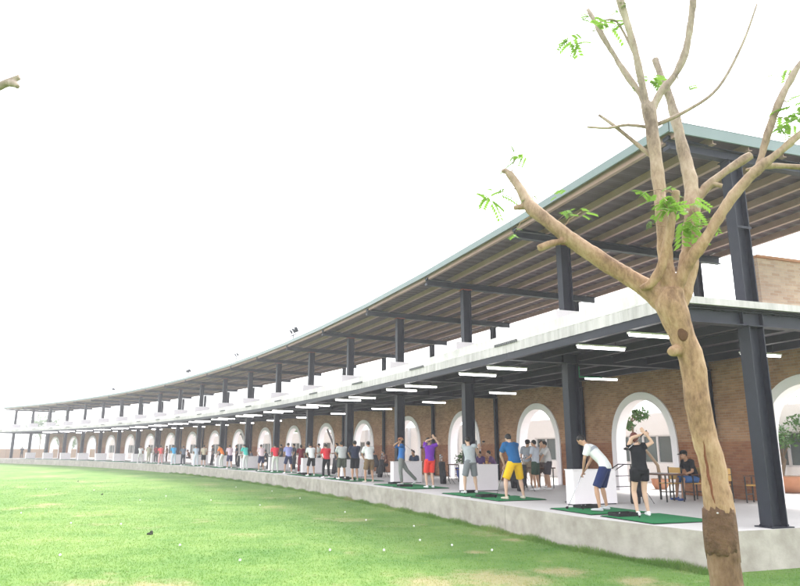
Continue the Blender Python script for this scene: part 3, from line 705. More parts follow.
    pts = [hem, J['pel'], J['wai'], J['che'], J['che'].lerp(J['nec'], .62), J['nec'] - (J['nec'] - J['che']) * .10]
    rad = [(S(.172 * w), S(.135)), (S(.168 * w), S(.13)), (S(.150 * w), S(.116)), (S(.180 * sw), S(.126)), (S(.165 * sw), S(.105)), (S(.072), S(.068))]
    if tunic: rad[0] = (S(.21), S(.18))
    sb.tube(pts, rad, 18, side=mid)
    for s in 'LR':
        sh, el = J['sh' + s], J['el' + s]; e_ = .12 if sleeveless else .72
        sb.tube([sh.lerp(J['nec'], .55), sh, sh.lerp(el, e_ * .5), sh.lerp(el, e_)], [S(.062), S(.074 * w), S(.070 * w), S(.068 * w)], 14)
    so = put(sb, 'shirt', cloth(shirt), voxel, 4)
    if band is not None:
        bb = MB(); c0, c1 = J['che'].lerp(J['nec'], .02), J['che'].lerp(J['nec'], .34)
        bb.tube([c0, c1], [(S(.187 * sw), S(.133)), (S(.184 * sw), S(.125))], 20, cap=False, side=mid); put(bb, 'shirt_band', cloth(band), None, 0, so)
    # ---- shorts or trousers
    lb = MB()
    lb.tube([J['pel'] + (J['wai'] - J['pel']) * .5, J['pel'], J['pel'] - Z * S(.1)], [(S(.148 * w), S(.113)), (S(.165 * w), S(.130)), (S(.12), S(.11))], 16, side=hs)
    for s in 'LR':
        hi, kn, an = J['hi' + s], J['kn' + s], J['an' + s]
        if leg_len == 'shorts': lb.tube([hi + Z * S(.04), hi, hi.lerp(kn, .5), hi.lerp(kn, .95)], [S(.10), S(.104 * w), S(.097 * w), S(.092 * w)], 14)
        elif leg_len == 'short': lb.tube([hi + Z * S(.04), hi, hi.lerp(kn, .28), hi.lerp(kn, .5)], [S(.10), S(.106 * w), S(.104 * w), S(.102 * w)], 14)
        else: lb.tube([hi + Z * S(.04), hi, hi.lerp(kn, .5), kn, kn.lerp(an, .5), an - (an - kn) * .02], [S(.095), S(.10 * w), S(.088 * w), S(.072), S(.066), S(.06)], 14)
    put(lb, 'shorts' if leg_len != 'long' else 'trousers', cloth(legs), voxel, 4)
    # ---- shoes
    for s in 'LR':
        an, td = J['an' + s], J['to' + s].normalized(); sd = td.cross(Z).normalized()
        shb = MB(); dz = V3((0, 0, 1)); base = an - Z * (an.z - .0) if an.z < .1 * sc + .01 else an - Z * .085
        up_ = sd.cross(td).normalized()
        up_ = up_ if up_.z > 0 else -up_
        c = [base + up_ * .034 + td * x for x in (-.075, -.05, .02, .10, .165, .19)]
        shb.tube(c, [(.022, .026), (.036, .033), (.038, .034), (.044, .031), (.036, .024), (.016, .013)], 12, side=sd)
        shb.tube([base + up_ * .03 - td * .02, base + up_ * .09 - td * .02], [(.036, .045), (.038, .042)], 10, side=sd)
        put(shb, 'shoe', cloth(shoes, .5), voxel * .8, 1)
    # ---- club, a thing of its own held in the hands
    if pose.get('club') is not None and club:
        hd = J['haL'].lerp(J['haR'], .5) ; tip = J['club'].copy()
        if (tip - hd).length < .5: tip = hd + (tip - hd).normalized() * .9
        R_ = Matrix.Rotation(yaw, 4, 'Z'); Wp = lambda v: V3(loc) + (R_ @ v)
        d = (tip - hd).normalized(); cr = empty('golf_club', Wp(hd)); cr['label'] = 'thin golf club held by the ' + label[0].lower() + label[1:]; cr['category'] = 'golf club'; cr['group'] = 'golf clubs'
        words = cr['label'].split()
        if len(words) > 16: cr['label'] = ' '.join(words[:16])
        kb = MB(); kb.tube([Wp(hd - d * .12), Wp(hd + d * .16)], [.014, .011], 8); adopt(kb.build('grip', 'rubber', None, True), cr)
        kb = MB(); kb.tube([Wp(hd + d * .16), Wp(tip + Z * .02)], [.007, .005], 6); adopt(kb.build('shaft', 'chrome', None, True), cr)
        kb = MB(); fx = (R_ @ V3((-1, 0, 0))); kb.tube([Wp(tip) + Z * .03 - fx * .02, Wp(tip) + Z * .03 + fx * .03, Wp(tip) + Z * .03 + fx * .08], [(.012, .02), (.035, .028), (.02, .02)], 10); adopt(kb.build('club_head', 'rubber', None, True), cr)
    return root
def tee_yaw(a, off=0.0):
    t = et(a); return math.atan2(-t.x, t.y) + math.radians(off)      # +off turns towards the range
W_, BLK, NAVY, GREY = (.74, .75, .76), (.007, .0075, .011), (.012, .02, .075), (.22, .23, .25)
G = 'golfers on the tees'
TH_ = .032    # turf thickness
def golfer(label, u, v, pose, shirt, legs, ll='shorts', r=-1.05, off=0, a=None, **k):
    a = a_of(u, v, r) if a is None else a
    p = PT(r, a, TH_ if .18 < a % 1 < .77 else 0.0)
    far = a > 4.5
    k.setdefault('voxel', .016 if a < 2.5 else (.020 if a < 5 else .028))
    return person(label, p, tee_yaw(a, off), pose, shirt, legs, ll, group=G, **k)
golfer('woman in black sleeveless top and black shorts with arms swung up beside her head', 643, 515, P_top(), BLK, (.008, .008, .011), 'short', r=-.98, off=-8, H=1.68, female=True, hair=HAIR_RED, skin=2, sleeveless=True, shoes=(.8, .8, .8))
golfer('stooping man in white shirt with grey band and navy shorts', 603, 511, P_address(1.5, .25), W_, (.014, .025, .10), r=-1.0, off=36, H=1.70, band=(.33, .35, .40), skin=0, shoes=(.5, .5, .52), build_w=1.05)
golfer('man in dark blue polo and bright yellow shorts with feet apart', 515, 500, P_address(.75, .27), (.012, .10, .27), (.72, .44, .012), r=-1.02, off=6, H=1.80, skin=2, build_w=1.1, shoes=(.55, .5, .4))
golfer('man in grey sleeveless top and grey shorts with hands out to the right', 471, 494, P_half(), (.40, .43, .46), (.19, .20, .22), r=-.97, off=0, H=1.72, skin=2, sleeveless=True, build_w=1.08, shoes=(.6, .6, .6))
golfer('man in purple shirt and red shorts with hands raised over his head', 430, 488, P_top(), (.15, .02, .36), (.72, .05, .035), r=-.9, off=0, H=1.74, skin=2, shoes=(.7, .7, .7))
golfer('man in blue shirt and grey trousers striding through his finish', 402, 486, P_finish(), (.03, .15, .45), (.19, .20, .19), 'long', r=-.92, off=80, H=1.76, skin=1, shoes=(.6, .6, .6), cap=(.30, .12, .06))
golfer('man in white shirt and brown shorts', 369, 482, P_address(.45, .17), W_, (.18, .12, .065), r=-1.2, H=1.74, off=4, build_w=1.1, shoes=(.5, .48, .4))
golfer('man in navy shirt and black knee shorts', 355, 482, P_address(.25, .11), (.018, .024, .055), BLK, r=-1.45, H=1.74, build_w=1.12, club=False, shoes=(.35, .33, .3))
golfer('man in pale grey shirt and olive shorts', 342, 480, P_address(.4, .15), (.48, .49, .50), (.075, .085, .065), r=-1.4, H=1.72, build_w=1.15)
golfer('man in red shirt and black trousers', 326, 478, P_address(.55, .15), (.62, .03, .045), BLK, 'long', r=-1.35, H=1.66, build_w=1.05)
golfer('man in white shirt and black shorts', 311, 477, P_address(.8, .17), W_, BLK, r=-1.45, H=1.66)
golfer('person in long dark red dress', 300.5, 474, P_stand(0, 2), (.20, .012, .025), (.22, .015, .03), 'long', r=-.3, H=1.60, female=True, club=False, tunic=True)
golfer('man in lavender blue shirt and navy shorts', 288, 473, P_address(.5, .2), (.30, .31, .62), NAVY, r=-1.1, H=1.76)
golfer('man in red shirt and white trousers', 275, 473, P_address(.7, .16), (.68, .025, .05), (.72, .74, .68), 'long', r=-1.3, H=1.68)
golfer('man in pink and white shirt and navy shorts', 261, 471, P_address(.6, .15), (.72, .55, .60), NAVY, r=-1.3, H=1.70)
golfer('man in teal shirt and white trousers', 245, 470, P_address(.7, .15), (.06, .52, .46), (.74, .75, .74), 'long', r=-1.35, H=1.70, off=20)
golfer('man in pale pink shirt and dark shorts next to the golfer in orange', 229, 470, P_address(.6, .15), (.66, .50, .58), (.03, .03, .09), r=-1.3, H=1.70)
golfer('man in orange shirt and white trousers', 221, 469, P_address(.9, .22), (.85, .22, .03), (.74, .74, .70), 'long', r=-1.2, H=1.70, off=50)
golfer('person in beige top and black shorts', 203, 468, P_stand(0, 1), (.55, .47, .36), BLK, r=-1.3, H=1.66, club=False)
golfer('man in pale blue shirt and white trousers', 195.5, 469, P_address(.7, .15), (.45, .52, .62), (.62, .66, .72), 'long', r=-1.5, H=1.66)
golfer('person in slate grey shirt and dark trousers', 182.5, 466.5, P_address(.3, .13), (.15, .17, .22), (.03, .035, .05), 'long', r=-1.4, H=1.68)
golfer('man in bright sky blue shirt and pale trousers', 173, 467, P_address(.8, .15), (.03, .32, .62), (.60, .66, .72), 'long', r=-1.5, H=1.72)
golfer('man in coral red shirt and pink trousers', 160, 465, P_address(.6, .15), (.75, .12, .12), (.70, .42, .42), 'long', r=-1.4, H=1.72)
golfer('person in maroon top behind the golfer in coral red', 155.5, 464, P_stand(0, 1), (.24, .04, .05), (.08, .06, .07), 'long', r=-.6, H=1.66, club=False)
golfer('person in olive beige clothes', 148, 465, P_stand(0, 2), (.40, .37, .27), (.42, .40, .32), 'long', r=-1.2, H=1.70, club=False)
golfer('man in white shirt swinging at the far left of the golfers', 139.5, 465, P_half(), (.70, .70, .70), (.55, .55, .52), 'long', r=-1.3, H=1.68)
golfer('dark-clad person standing by the far end column', 20.5, 463, P_stand(0, 0), (.06, .06, .065), (.05, .05, .055), 'long', r=-1.0, H=1.68, club=False)
# onlookers under the upper floor
def onlooker(label, u, v, r, yawdir, pose, shirt, legs, ll='shorts', z=0.0, **k):
    a = a_of(u, v, r); k.setdefault('voxel', .02)
    return person(label, PT(r, a, z), tee_yaw(a, yawdir), pose, shirt, legs, ll, group='onlookers under the upper floor', club=False, **k)
onlooker('man in pale grey shirt and dark green shorts in the group by the arch', 537, 490, 2.1, 30, P_stand(0, 2), (.45, .48, .55), (.03, .06, .04), H=1.66)
onlooker('man in white shirt with head bent at the right of the group', 549, 490, 2.6, 75, P_address(.35, .1), (.58, .56, .56), (.05, .04, .05), H=1.68)
onlooker('man in dim grey shirt at the left of the group', 529, 490, 2.7, -60, P_stand(0, 1), (.28, .30, .34), (.25, .19, .13), H=1.68, cap=BLK)
onlooker('man in beige shirt between the others in the group', 543, 488.5, 3.0, 160, P_stand(0, 1), (.40, .34, .30), (.10, .07, .06), H=1.66)
onlooker('seated person in dark purple shirt behind the divider', 484, 485, 2.5, 100, P_sit(.46, .05), (.06, .03, .11), (.05, .05, .06), 'long')
onlooker('seated person in mauve shirt at the table', 496, 485, 3.0, 60, P_sit(.46, .08), (.12, .06, .15), (.05, .05, .06), 'long')
onlooker('man in dark navy shirt seated beyond the blue-shirted golfer', 417, 480, 2.0, 120, P_sit(.46, .1), (.03, .045, .085), (.04, .04, .05), 'long')
r_s = 3.3; a_s = a_of(695, 488, r_s + .3)
person('seated man in black cap, black shirt and blue shorts beside the brick wall', PT(r_s + .30, a_s, 0), tee_yaw(a_s, 82), P_sit(.46, .08, 1), BLK, (.05, .12, .30), 'shorts', H=1.70, cap=(.01, .01, .012), skin=1, shoes=(.02, .06, .22), club=False, group='onlookers under the upper floor', voxel=.016)
onlooker('person in dark clothes behind the man in red shirt', 337, 474, 1.0, 90, P_stand(0, 1), (.05, .045, .06), (.04, .04, .05), 'long')
onlooker('person in dark top behind the lavender-shirted golfer', 294, 470, .9, 60, P_stand(0, 1), (.03, .03, .045), (.03, .03, .04), 'long')
onlooker('person in black behind the red-shirted golfer in white trousers', 281, 468, 1.6, 60, P_stand(0, 1), (.02, .02, .03), (.03, .03, .04), 'long', voxel=.028)

for u, v, r, yw, po, sh, lg, lb in (
        (377, 478, 1.6, 40, P_sit(.46, .08), (.05, .05, .06), (.06, .05, .05), 'seated person in charcoal shirt right of the golfer in brown shorts'),
        (386, 478, 2.6, 100, P_sit(.46, .05), (.16, .07, .05), (.05, .05, .05), 'seated person in rust brown shirt by the wall left of the blue-shirted golfer'),
        (348, 475, 2.2, 60, P_stand(0, 1), (.30, .30, .32), (.05, .05, .06), 'person in grey shirt between the golfers in pale grey and navy'),
        (319, 472, 1.6, 80, P_stand(0, 2), (.45, .44, .42), (.05, .05, .06), 'person in cream shirt between the golfers in white and red'),
        (306, 470, 1.8, 70, P_stand(0, 1), (.38, .40, .36), (.06, .05, .05), 'person in pale olive shirt behind the white-shirted golfer in black shorts'),
        (268, 468, 1.2, 60, P_sit(.46, .08), (.04, .04, .05), (.05, .05, .05), 'seated person in black between the pink-shirted and red-shirted golfers'),
        (252, 467, 1.8, 90, P_sit(.46, .05), (.10, .10, .13), (.04, .04, .05), 'seated person in slate shirt right of the teal-shirted golfer'),
        (236, 466, 1.3, 70, P_stand(0, 1), (.05, .05, .08), (.04, .04, .05), 'dark-clad person left of the teal-shirted golfer'),
        (212, 465, 1.5, 70, P_stand(0, 1), (.06, .05, .05), (.05, .04, .05), 'dark-clad person between the orange and beige golfers'),
        (189, 464, 1.5, 80, P_sit(.46, .05), (.18, .10, .07), (.07, .06, .06), 'seated person in brown left of the golfer in pale blue'),
        (166, 463.5, 1.2, 60, P_stand(0, 1), (.22, .14, .09), (.10, .07, .06), 'person in tan clothes between the coral and sky blue golfers')):
    onlooker(lb, u, v, r, yw, po, sh, lg, 'long', voxel=.026)
# ================================================================== furniture on the platform
def chair(a, r, yawdeg, label, z=0.0):
    root = empty('wooden_chair', PT(r, a, z)); tag(root, label, 'chair', 'wood and iron chairs by the arcade'); ang = tee_yaw(a, yawdeg)
    ax, ay = Vector((math.cos(ang), math.sin(ang), 0)), Vector((-math.sin(ang), math.cos(ang), 0)); o = PT(r, a, z)
    def bx(name, m, *b): q = MB(); q.box(o, ax, ay, Z, *b); adopt(q.build(name, m), root)
    for x in (-.22, .19): 
        bx('leg', 'iron', x, x + .03, .17, .20, 0, .66); bx('leg', 'iron', x, x + .03, -.22, -.19, 0, .88)
        bx('armrest', 'darkwood', x - .01, x + .04, -.185, .22, .662, .69)
    bx('seat', 'wood', -.21, .21, -.18, .21, .43, .46)
    for k in range(2): bx('back_slat', 'wood', -.185, .185, -.215, -.19, .54 + k * .17, .69 + k * .17)
    bx('stretcher', 'iron', -.185, .185, -.212, -.198, .2, .23); bx('stretcher', 'iron', -.185, .185, .178, .192, .2, .23)
chair(0.99, 3.05, 100, 'wood-backed chair in front of the near arch left of the seated man')
chair(a_s, r_s + .30, 82, 'wood-backed chair under the seated man in black cap')
chair(0.80, 3.65, 15, 'wood-backed chair against the brick wall right of the tree trunk')
chair(0.71, 4.30, 20, 'wood-backed chair next to the near front column')
chair(1.72, 3.4, 60, 'wood-backed chair right of the group of men')
chair(2.86, 3.5, 40, 'wood-backed chair behind the golfer in blue')
chair(3.2, 3.6, 70, 'brown chair by the wall behind the golfer in white and brown')
chair(0.36, 4.3, 200, 'wood-backed chair at the right edge before the open arch')
def table(a, r, label):
    root = empty('low_table', PT(r, a, 0)); tag(root, label, 'table', 'dark tables by the arcade'); e, t = er(a), et(a); o = PT(r, a, 0)
    q = MB(); q.box(o, e, t, Z, -.35, .35, -.5, .5, .68, .72); adopt(q.build('table_top', 'darkwood'), root)
    for x in (-.3, .27):
        for y in (-.45, .42): q = MB(); q.box(o, e, t, Z, x, x + .03, y, y + .03, 0, .679); adopt(q.build('leg', 'iron'), root)
table(0.95, 2.55, 'small dark table by the chair in front of the near arch'); table(2.02, 2.9, 'dark table before the seated people in purple'); table(2.95, 2.7, 'dark table beyond the blue-shirted golfer')
def golf_bag(a, r, label, lean=.12, col='bag', h=.86):
    root = empty('golf_bag', PT(r, a, 0)); tag(root, label, 'golf bag', 'golf bags on the platform'); o = PT(r, a, 0); e, t = er(a), et(a); d = (Z + e * lean).normalized()
    q = MB(); q.tube([o + d * x for x in (0, .04, .3, .6, h - .05, h)], [.11, .125, .13, .125, .135, .13], 14); adopt(q.build('bag_body', M[col] if isinstance(col, str) else col, None, True), root)
    q = MB(); q.tube([o - t * .12 + d * .2, o - t * .15 + d * .32, o - t * .12 + d * .55], [(.05, .08), (.07, .09), (.04, .07)], 10); adopt(q.build('pocket', 'bag', None, True), root)
    for k in range(5):
        p = o + d * (h - .1) + e * random.uniform(-.07, .07) + t * random.uniform(-.07, .07); hgt = random.uniform(.2, .36)
        q = MB(); q.tube([p, p + d * hgt], .006, 6); q.tube([p + d * hgt, p + d * (hgt + .05) + e * .05], [.016, .022], 8); adopt(q.build('club', 'chrome', None, True), root)
    for s in (-1, 1): q = MB(); q.tube([o + d * .6 + e * .1, o + e * .42 + t * .2 * s], .008, 6); adopt(q.build('stand_leg', 'iron', None, True), root)
golf_bag(a_of(521, 489, 1.2), 1.2, 'black golf bag standing right of the man in yellow shorts'); golf_bag(a_of(636, 502, 1.2), 1.2, 'dark golf bag behind the legs of the woman in black', .05)
golf_bag(a_of(515, 488, 2.0), 2.0, 'second black golf bag behind the man in yellow shorts', -.1)
golf_bag(a_of(380, 480, 1.2), 1.2, 'dark golf bag between the golfers in brown shorts and blue'); golf_bag(a_of(444, 487, 1.0), 1.0, 'black golf bag right of the man in purple and red', -.08)
for u, w in ((334, 'red and pale grey'), (293, 'lavender and white'), (268, 'pink and red'), (238, 'teal and pale pink'), (211, 'orange and beige')):
    golf_bag(a_of(u, 472, .9), .9, 'dark golf bag between the golfers in %s' % w, .1)
# iron handrail by the near arch
root = empty('handrail', PT(2.2, 1.22, 0)); tag(root, 'bent iron handrail left of the woman in black', 'handrail'); o = PT(2.2, 1.2, 0); e, t = er(1.2), et(1.2)
for y in (0, .25):
    q = MB(); q.tube([o + t * y, o + t * y + Z * .75, o + t * y + e * .35 + Z * .92, o + t * y + e * .8 + Z * .92, o + t * y + e * .8], .018, 8); adopt(q.build('rail', 'iron', None, True), root)
for z in (.3, .6): q = MB(); q.tube([o + Z * z, o + e * .8 + Z * z], .012, 6); adopt(q.build('crossbar', 'iron', None, True), root)

# ================================================================== trees and plants
def leaf_quad(vs, fs, c, d, nrm, ln, wd):
    s = d.cross(nrm).normalized(); k = len(vs)
    vs += [tuple(c), tuple(c + d * ln * .45 + s * wd * .5), tuple(c + d * ln - nrm * ln * .12), tuple(c + d * ln * .45 - s * wd * .5)]; fs.append((k, k + 1, k + 2, k + 3))
def rvec(): 
    while True:
        v = Vector((random.uniform(-1, 1), random.uniform(-1, 1), random.uniform(-1, 1)))
        if .05 < v.length < 1: return v.normalized()
def foliage(name, c, rx, ry, rz, n, ln, wd, m, parent, clumps=14):
    """uneven crown of leaf-sized faces gathered in clumps"""
    vs, fs = [], []; cl = []
    for k in range(clumps):
        v = rvec() * (random.random() ** .4); cl.append((Vector((v.x * rx, v.y * ry, v.z * rz)), random.uniform(.25, .5)))
    for k in range(n):
        cc, q = random.choice(cl); p = Vector(c) + cc + Vector((random.gauss(0, 1) * rx, random.gauss(0, 1) * ry, random.gauss(0, 1) * rz)) * q * .5
        leaf_quad(vs, fs, p, rvec(), rvec(), ln * random.uniform(.6, 1.3), wd * random.uniform(.7, 1.2))
    me = bpy.data.meshes.new(name); me.from_pydata(vs, [], fs); me.materials.append(M[m]); o = bpy.data.objects.new(name, me); C.objects.link(o); adopt(o, parent); return o
def small_tree(label, base, h, spread, n, m='leaf', group=None, name='tree', leaf=.12, trunk_r=.06, cat='tree', crown_c=None, bend=.3, clumps=14):
    base = Vector(base); root = empty(name, base); tag(root, label, cat, group); q = MB()
    b = Vector((random.uniform(-1, 1), random.uniform(-1, 1), 0)) * bend; top = base + Z * h * .62 + b
    q.tube([base, base.lerp(top, .35) + b * .5, base.lerp(top, .7) - b * .2, top], [trunk_r, trunk_r * .8, trunk_r * .65, trunk_r * .5], 9)
    for k in range(6):
        v = rvec(); v.z = abs(v.z) + .3; v.normalize(); q.tube([base.lerp(top, random.uniform(.55, .95)), top + v * spread * .45, top + v * spread * .8], [trunk_r * .4, trunk_r * .25, trunk_r * .1], 6)
    adopt(q.build('trunk', 'bark_small', None, True), root); foliage('crown', top + Z * spread * .35, spread, spread, spread * .75, n, leaf, leaf * .5, m, root, clumps)
    return root
def potted(label, base, h, kind, pot='terracotta', pr=.3, ph=.35):
    base = Vector(base); root = empty('potted_plant', base); tag(root, label, 'potted plant'); q = MB()
    q.tube([base + Z * z for z in (0, .03, ph * .5, ph * .9, ph)], [pr * .62, pr * .7, pr * .95, pr, pr * 1.06], 16); adopt(q.build('pot', pot, None, True), root)
    q = MB(); q.tube([base + Z * (ph + .002), base + Z * (ph + .012)], pr * .9, 14); adopt(q.build('soil', 'soil'), root)
    if kind == 'bonsai':
        q = MB(); top = []
        pts = [base + Z * ph, base + Z * (ph + h * .2) + Vector((-.05, 0, 0)), base + Z * (ph + h * .38) + Vector((-.3, .1, 0)), base + Z * (ph + h * .6) + Vector((-.75, .15, 0)), base + Z * (ph + h * .85) + Vector((-.85, .1, 0)), base + Z * (ph + h) + Vector((-.7, .1, 0))]
        q.tube(pts, [.07, .055, .05, .045, .035, .02], 9); q.tube([pts[4], pts[4] + Vector((.45, 0, .35))], [.025, .012], 7)
        adopt(q.build('trunk', 'bark_small', None, True), root)
        for c in (pts[5], pts[4] + Vector((.45, 0, .35)), pts[4] + Vector((-.1, 0, -.1))): foliage('leaf_clump', c, .28, .28, .2, 160, .14, .06, 'leaf', root, 5)
    else:
        foliage('leaf_clump', base + Z * (ph + h * .4), pr * 1.1, pr * 1.1, h * .45, 260, .16, .06, 'leaf', root, 8)
potted('curved bonsai tree in a pot behind the near arch', at(661, 488, 24.6) * 1 + Vector((0, 0, 0)) - Z * 0 + Vector((0, 0, PLAT - .02 - at(661, 488, 24.6).z)), 2.3, 'bonsai')
potted('blue tub of leafy plants by the arch behind the man in grey', PT(4.3, 3.36, 0), .8, 'bush', 'bluepot', .32, .5)
# right-hand garden seen through the open arch
for k, (u, dep, h, s, m, lb) in enumerate(((792, 24, 2.3, 1.0, 'leaf', 'twisted green garden tree in the open arch at the right edge'), (778, 33, 3.2, 1.3, 'leaf', 'bushy tree behind the twisted garden tree'), (806, 40, 4.2, 1.7, 'leaf_pale', 'pale tree farther back in the open arch'))):
    p = at(u, 470, dep); p.z = PLAT - .02; small_tree(lb, p, h, s, 900, m, 'garden trees behind the arcade', 'garden_tree', .16, .09, bend=.5)
p = at(789, 470, 22.5); p.z = PLAT - .02; root = empty('garden_pot', p); tag(root, 'round terracotta bowl in the garden beyond the open arch', 'pot'); q = MB(); q.tube([p + Z * z for z in (0, .05, .3, .48, .52)], [.2, .3, .48, .5, .53], 18); adopt(q.build('bowl', 'terracotta', None, True), root); q = MB(); q.tube([p + Z * .521, p + Z * .53], .47, 16); adopt(q.build('soil', 'soil'), root)

# ------------------------------------------------------------------ white facade across the court, window by window
fac = empty('court_facade', PT(11, 8, 0)); tag(fac, 'white plastered building with grey windows seen through the arches', 'building')
FR = 10.5
for i in range(1, 18):
    q = MB(); zs0, zs1 = .75, 1.95
    for (i0, i1, z0, z1) in ((i, i + 1, -.02, zs0), (i, i + 1, zs1, 2.9), (i, i + .22, zs0, zs1), (i + .78, i + 1, zs0, zs1)): q.arcbox(FR, FR + .25, i0, i1, z0, z1)
    o_ = q.build('wall', 'plaster'); adopt(o_, fac)
    q = MB(); q.arcbox(FR + .12, FR + .14, i + .22, i + .78, zs0, zs1); wo = q.build('window', 'glass'); adopt(wo, fac)
    q = MB()
    for f in (.22, .36, .495, .63, .765): q.arcbox(FR + .05, FR + .11, i + f, i + f + .015, zs0, zs1)
    q.arcbox(FR + .05, FR + .108, i + .236, i + .764, zs0, zs0 + .06); q.arcbox(FR + .05, FR + .108, i + .236, i + .764, zs1 - .06, zs1)
    fo = q.build('window_frame', 'frame'); fo.parent = wo
    q = MB(); q.arcbox(FR - .28, FR - .003, i + .06, i + .13, -.02, 2.9); adopt(q.build('pilaster', 'frame'), fac)
# dark steel stairs in the court, with pale treads
def court_stair(i, label, w=1.2):
    root = empty('court_stair', PT(7, i, -.02)); tag(root, label, 'staircase', 'stairs in the court')
    n = 15
    for k in range(n):
        q = MB(); q.arcbox(6.8, 8.0, i - .22 + k * .033, i - .22 + k * .033 + .045, .1 + k * .21, .14 + k * .21); adopt(q.build('tread', 'white'), root)
    for r in (6.74, 8.02):
        q = MB(); q.hexa([PT(r, i - .24, -.02), PT(r + .05, i - .24, -.02), PT(r + .05, i + .30, 3.2), PT(r, i + .30, 3.2), PT(r, i - .24, .3), PT(r + .05, i - .24, .3), PT(r + .05, i + .30, 3.52), PT(r, i + .30, 3.52)]); adopt(q.build('stringer', 'steel'), root)
        q = MB(); q.tube([PT(r + .02, i - .22, 1.1), PT(r + .02, i + .3, 4.3)], .03, 8); adopt(q.build('handrail', 'steel', None, True), root)
court_stair(6.9, 'black stair with white treads behind the arch above the man in red and black trousers'); court_stair(9.9, 'black stair with white treads behind the arch above the teal-shirted golfer')

# ------------------------------------------------------------------ floodlights standing on the eave
for u, v, n, lb in ((292, 336, 3, 'triple floodlight on the roof edge, largest and nearest'), (235, 360, 2, 'double floodlight on the roof edge left of the nearest one'), (187, 374, 3, 'triple floodlight on the roof edge farther along'), (112, 395, 2, 'faint floodlight on the roof edge nearest the far end')):
    a = a_of(u, v, EAVE); o = PT(EAVE + .1, a, Z_ROOF + .1); root = empty('floodlight', o); tag(root, lb, 'floodlight', 'floodlights along the roof edge'); e, t = er(a), et(a)
    q = MB(); q.tube([o, o + Z * .25], .03, 8); q.box(o, e, t, Z, -.03, .03, -.6, .6, .25, .30); adopt(q.build('bracket', 'steel_end'), root)
    for k in range(n):
        y = (k - (n - 1) / 2) * .32; c = o + t * y * 1.5 + Z * .52; f = (-e * .8 - Z * .6 + t * random.uniform(-.6, .6)).normalized(); g_ = f.cross(Z).normalized(); h_ = f.cross(g_); q = MB(); q.box(c, f, g_, h_, -.035, .03, -.10, .10, -.15, .15); q.box(c, f, g_, h_, -.08, -.036, -.05, .05, -.07, .07); adopt(q.build('lamp_head', 'steel_end', None, True), root)

# ------------------------------------------------------------------ far left: low wall, shrubs and trees beyond the end of the building
for k in range(3):
    p0, p1 = [(-150, 150), (-110, 150), (-80, 140), (-40, 150)][k:k + 2]; d = Vector((p1[0] - p0[0], p1[1] - p0[1], 0)); L = d.length; d.normalize(); o = Vector((p0[0], p0[1], 0))
    root = empty('boundary_wall', o); tag(root, '%s brown boundary wall stretch beyond the far end of the building' % ('left', 'middle', 'right')[k], 'wall', 'boundary wall stretches')
    q = MB(); q.box(o, d, Vector((-d.y, d.x, 0)), Z, 0.05, L - .05, 0, .25, 0, 1.9); adopt(q.build('wall', 'fence_brown'), root)
    q = MB(); q.box(o, d, Vector((-d.y, d.x, 0)), Z, 0.03, L - .03, -.05, .3, 1.901, 2.0); adopt(q.build('coping', 'terracotta'), root)
for k, (x, y, h, s) in enumerate(((-128, 165, 6, 3.2), (-112, 172, 8, 3.8), (-99, 160, 6.5, 3), (-88, 168, 9, 4), (-76, 158, 6, 3), (-66, 165, 7.5, 3.5), (-140, 180, 9, 4.5), (-52, 160, 7, 3.2), (-20, 110, 8.5, 3.2), (-12, 98, 8.0, 3.0), (-28, 118, 9, 3.4))):
    small_tree('%s pale hazy tree from the left beyond the far end' % ORD[[6, 0, 1, 2, 3, 4, 5, 7, 9, 10, 8].index(k)] if k < 8 else '%s tree behind the upper floor rail' % ('left', 'right', 'middle')[k - 8], (x, y, 0), h, s, 700, 'leaf_pale', 'trees beyond the building', 'far_tree', .7, .18)

# ------------------------------------------------------------------ golf balls and scraps on the lawn
BALLS = sorted(((46, 489), (121, 524), (71, 523), (166, 496), (211, 500), (272, 491), (236, 487), (21, 513), (366, 520), (386, 507), (384, 550), (330, 550), (94, 490), (260, 505), (300, 498), (345, 512), (414, 526), (420, 540), (452, 545), (492, 550), (180, 545), (60, 555), (240, 560), (140, 500), (318, 487), (441, 517)))
ORDB = ORD[:20] + ['twenty-first', 'twenty-second', 'twenty-third', 'twenty-fourth', 'twenty-fifth', 'rightmost']
for k, (u, v) in enumerate(BALLS):
    p = ground(u, v, .03); q = MB(); q.ellipsoid(p, .024, .024, .024, n=10, m=8); o = q.build('golf_ball', 'ball', None, True)
    tag(o, 'white golf ball in the grass, %s ball from the left on the lawn' % ORDB[k], 'golf ball', 'golf balls on the lawn')
for u, v, lb in ((150, 533, 'dark clod of turf standing on the open lawn'), (78, 481, 'small dark clod far out on the lawn at left'), (102, 494, 'tiny dark clod right of the far left clod')):
    p = ground(u, v, .04); q = MB(); k_ = 1.0 if u == 150 else .6; q.ellipsoid(p - Z * .02, .08 * k_, .06 * k_, .04 * k_, n=9, m=6); q.ellipsoid(p + Vector((.03, .01, .015)) * k_, .04 * k_, .05 * k_, .045 * k_, n=8, m=6); o = q.build('turf_clod', simple('clod', (.04, .045, .03), .95, 0, .4, 30), None, True); tag(o, lb, 'clod', 'clods on the lawn')

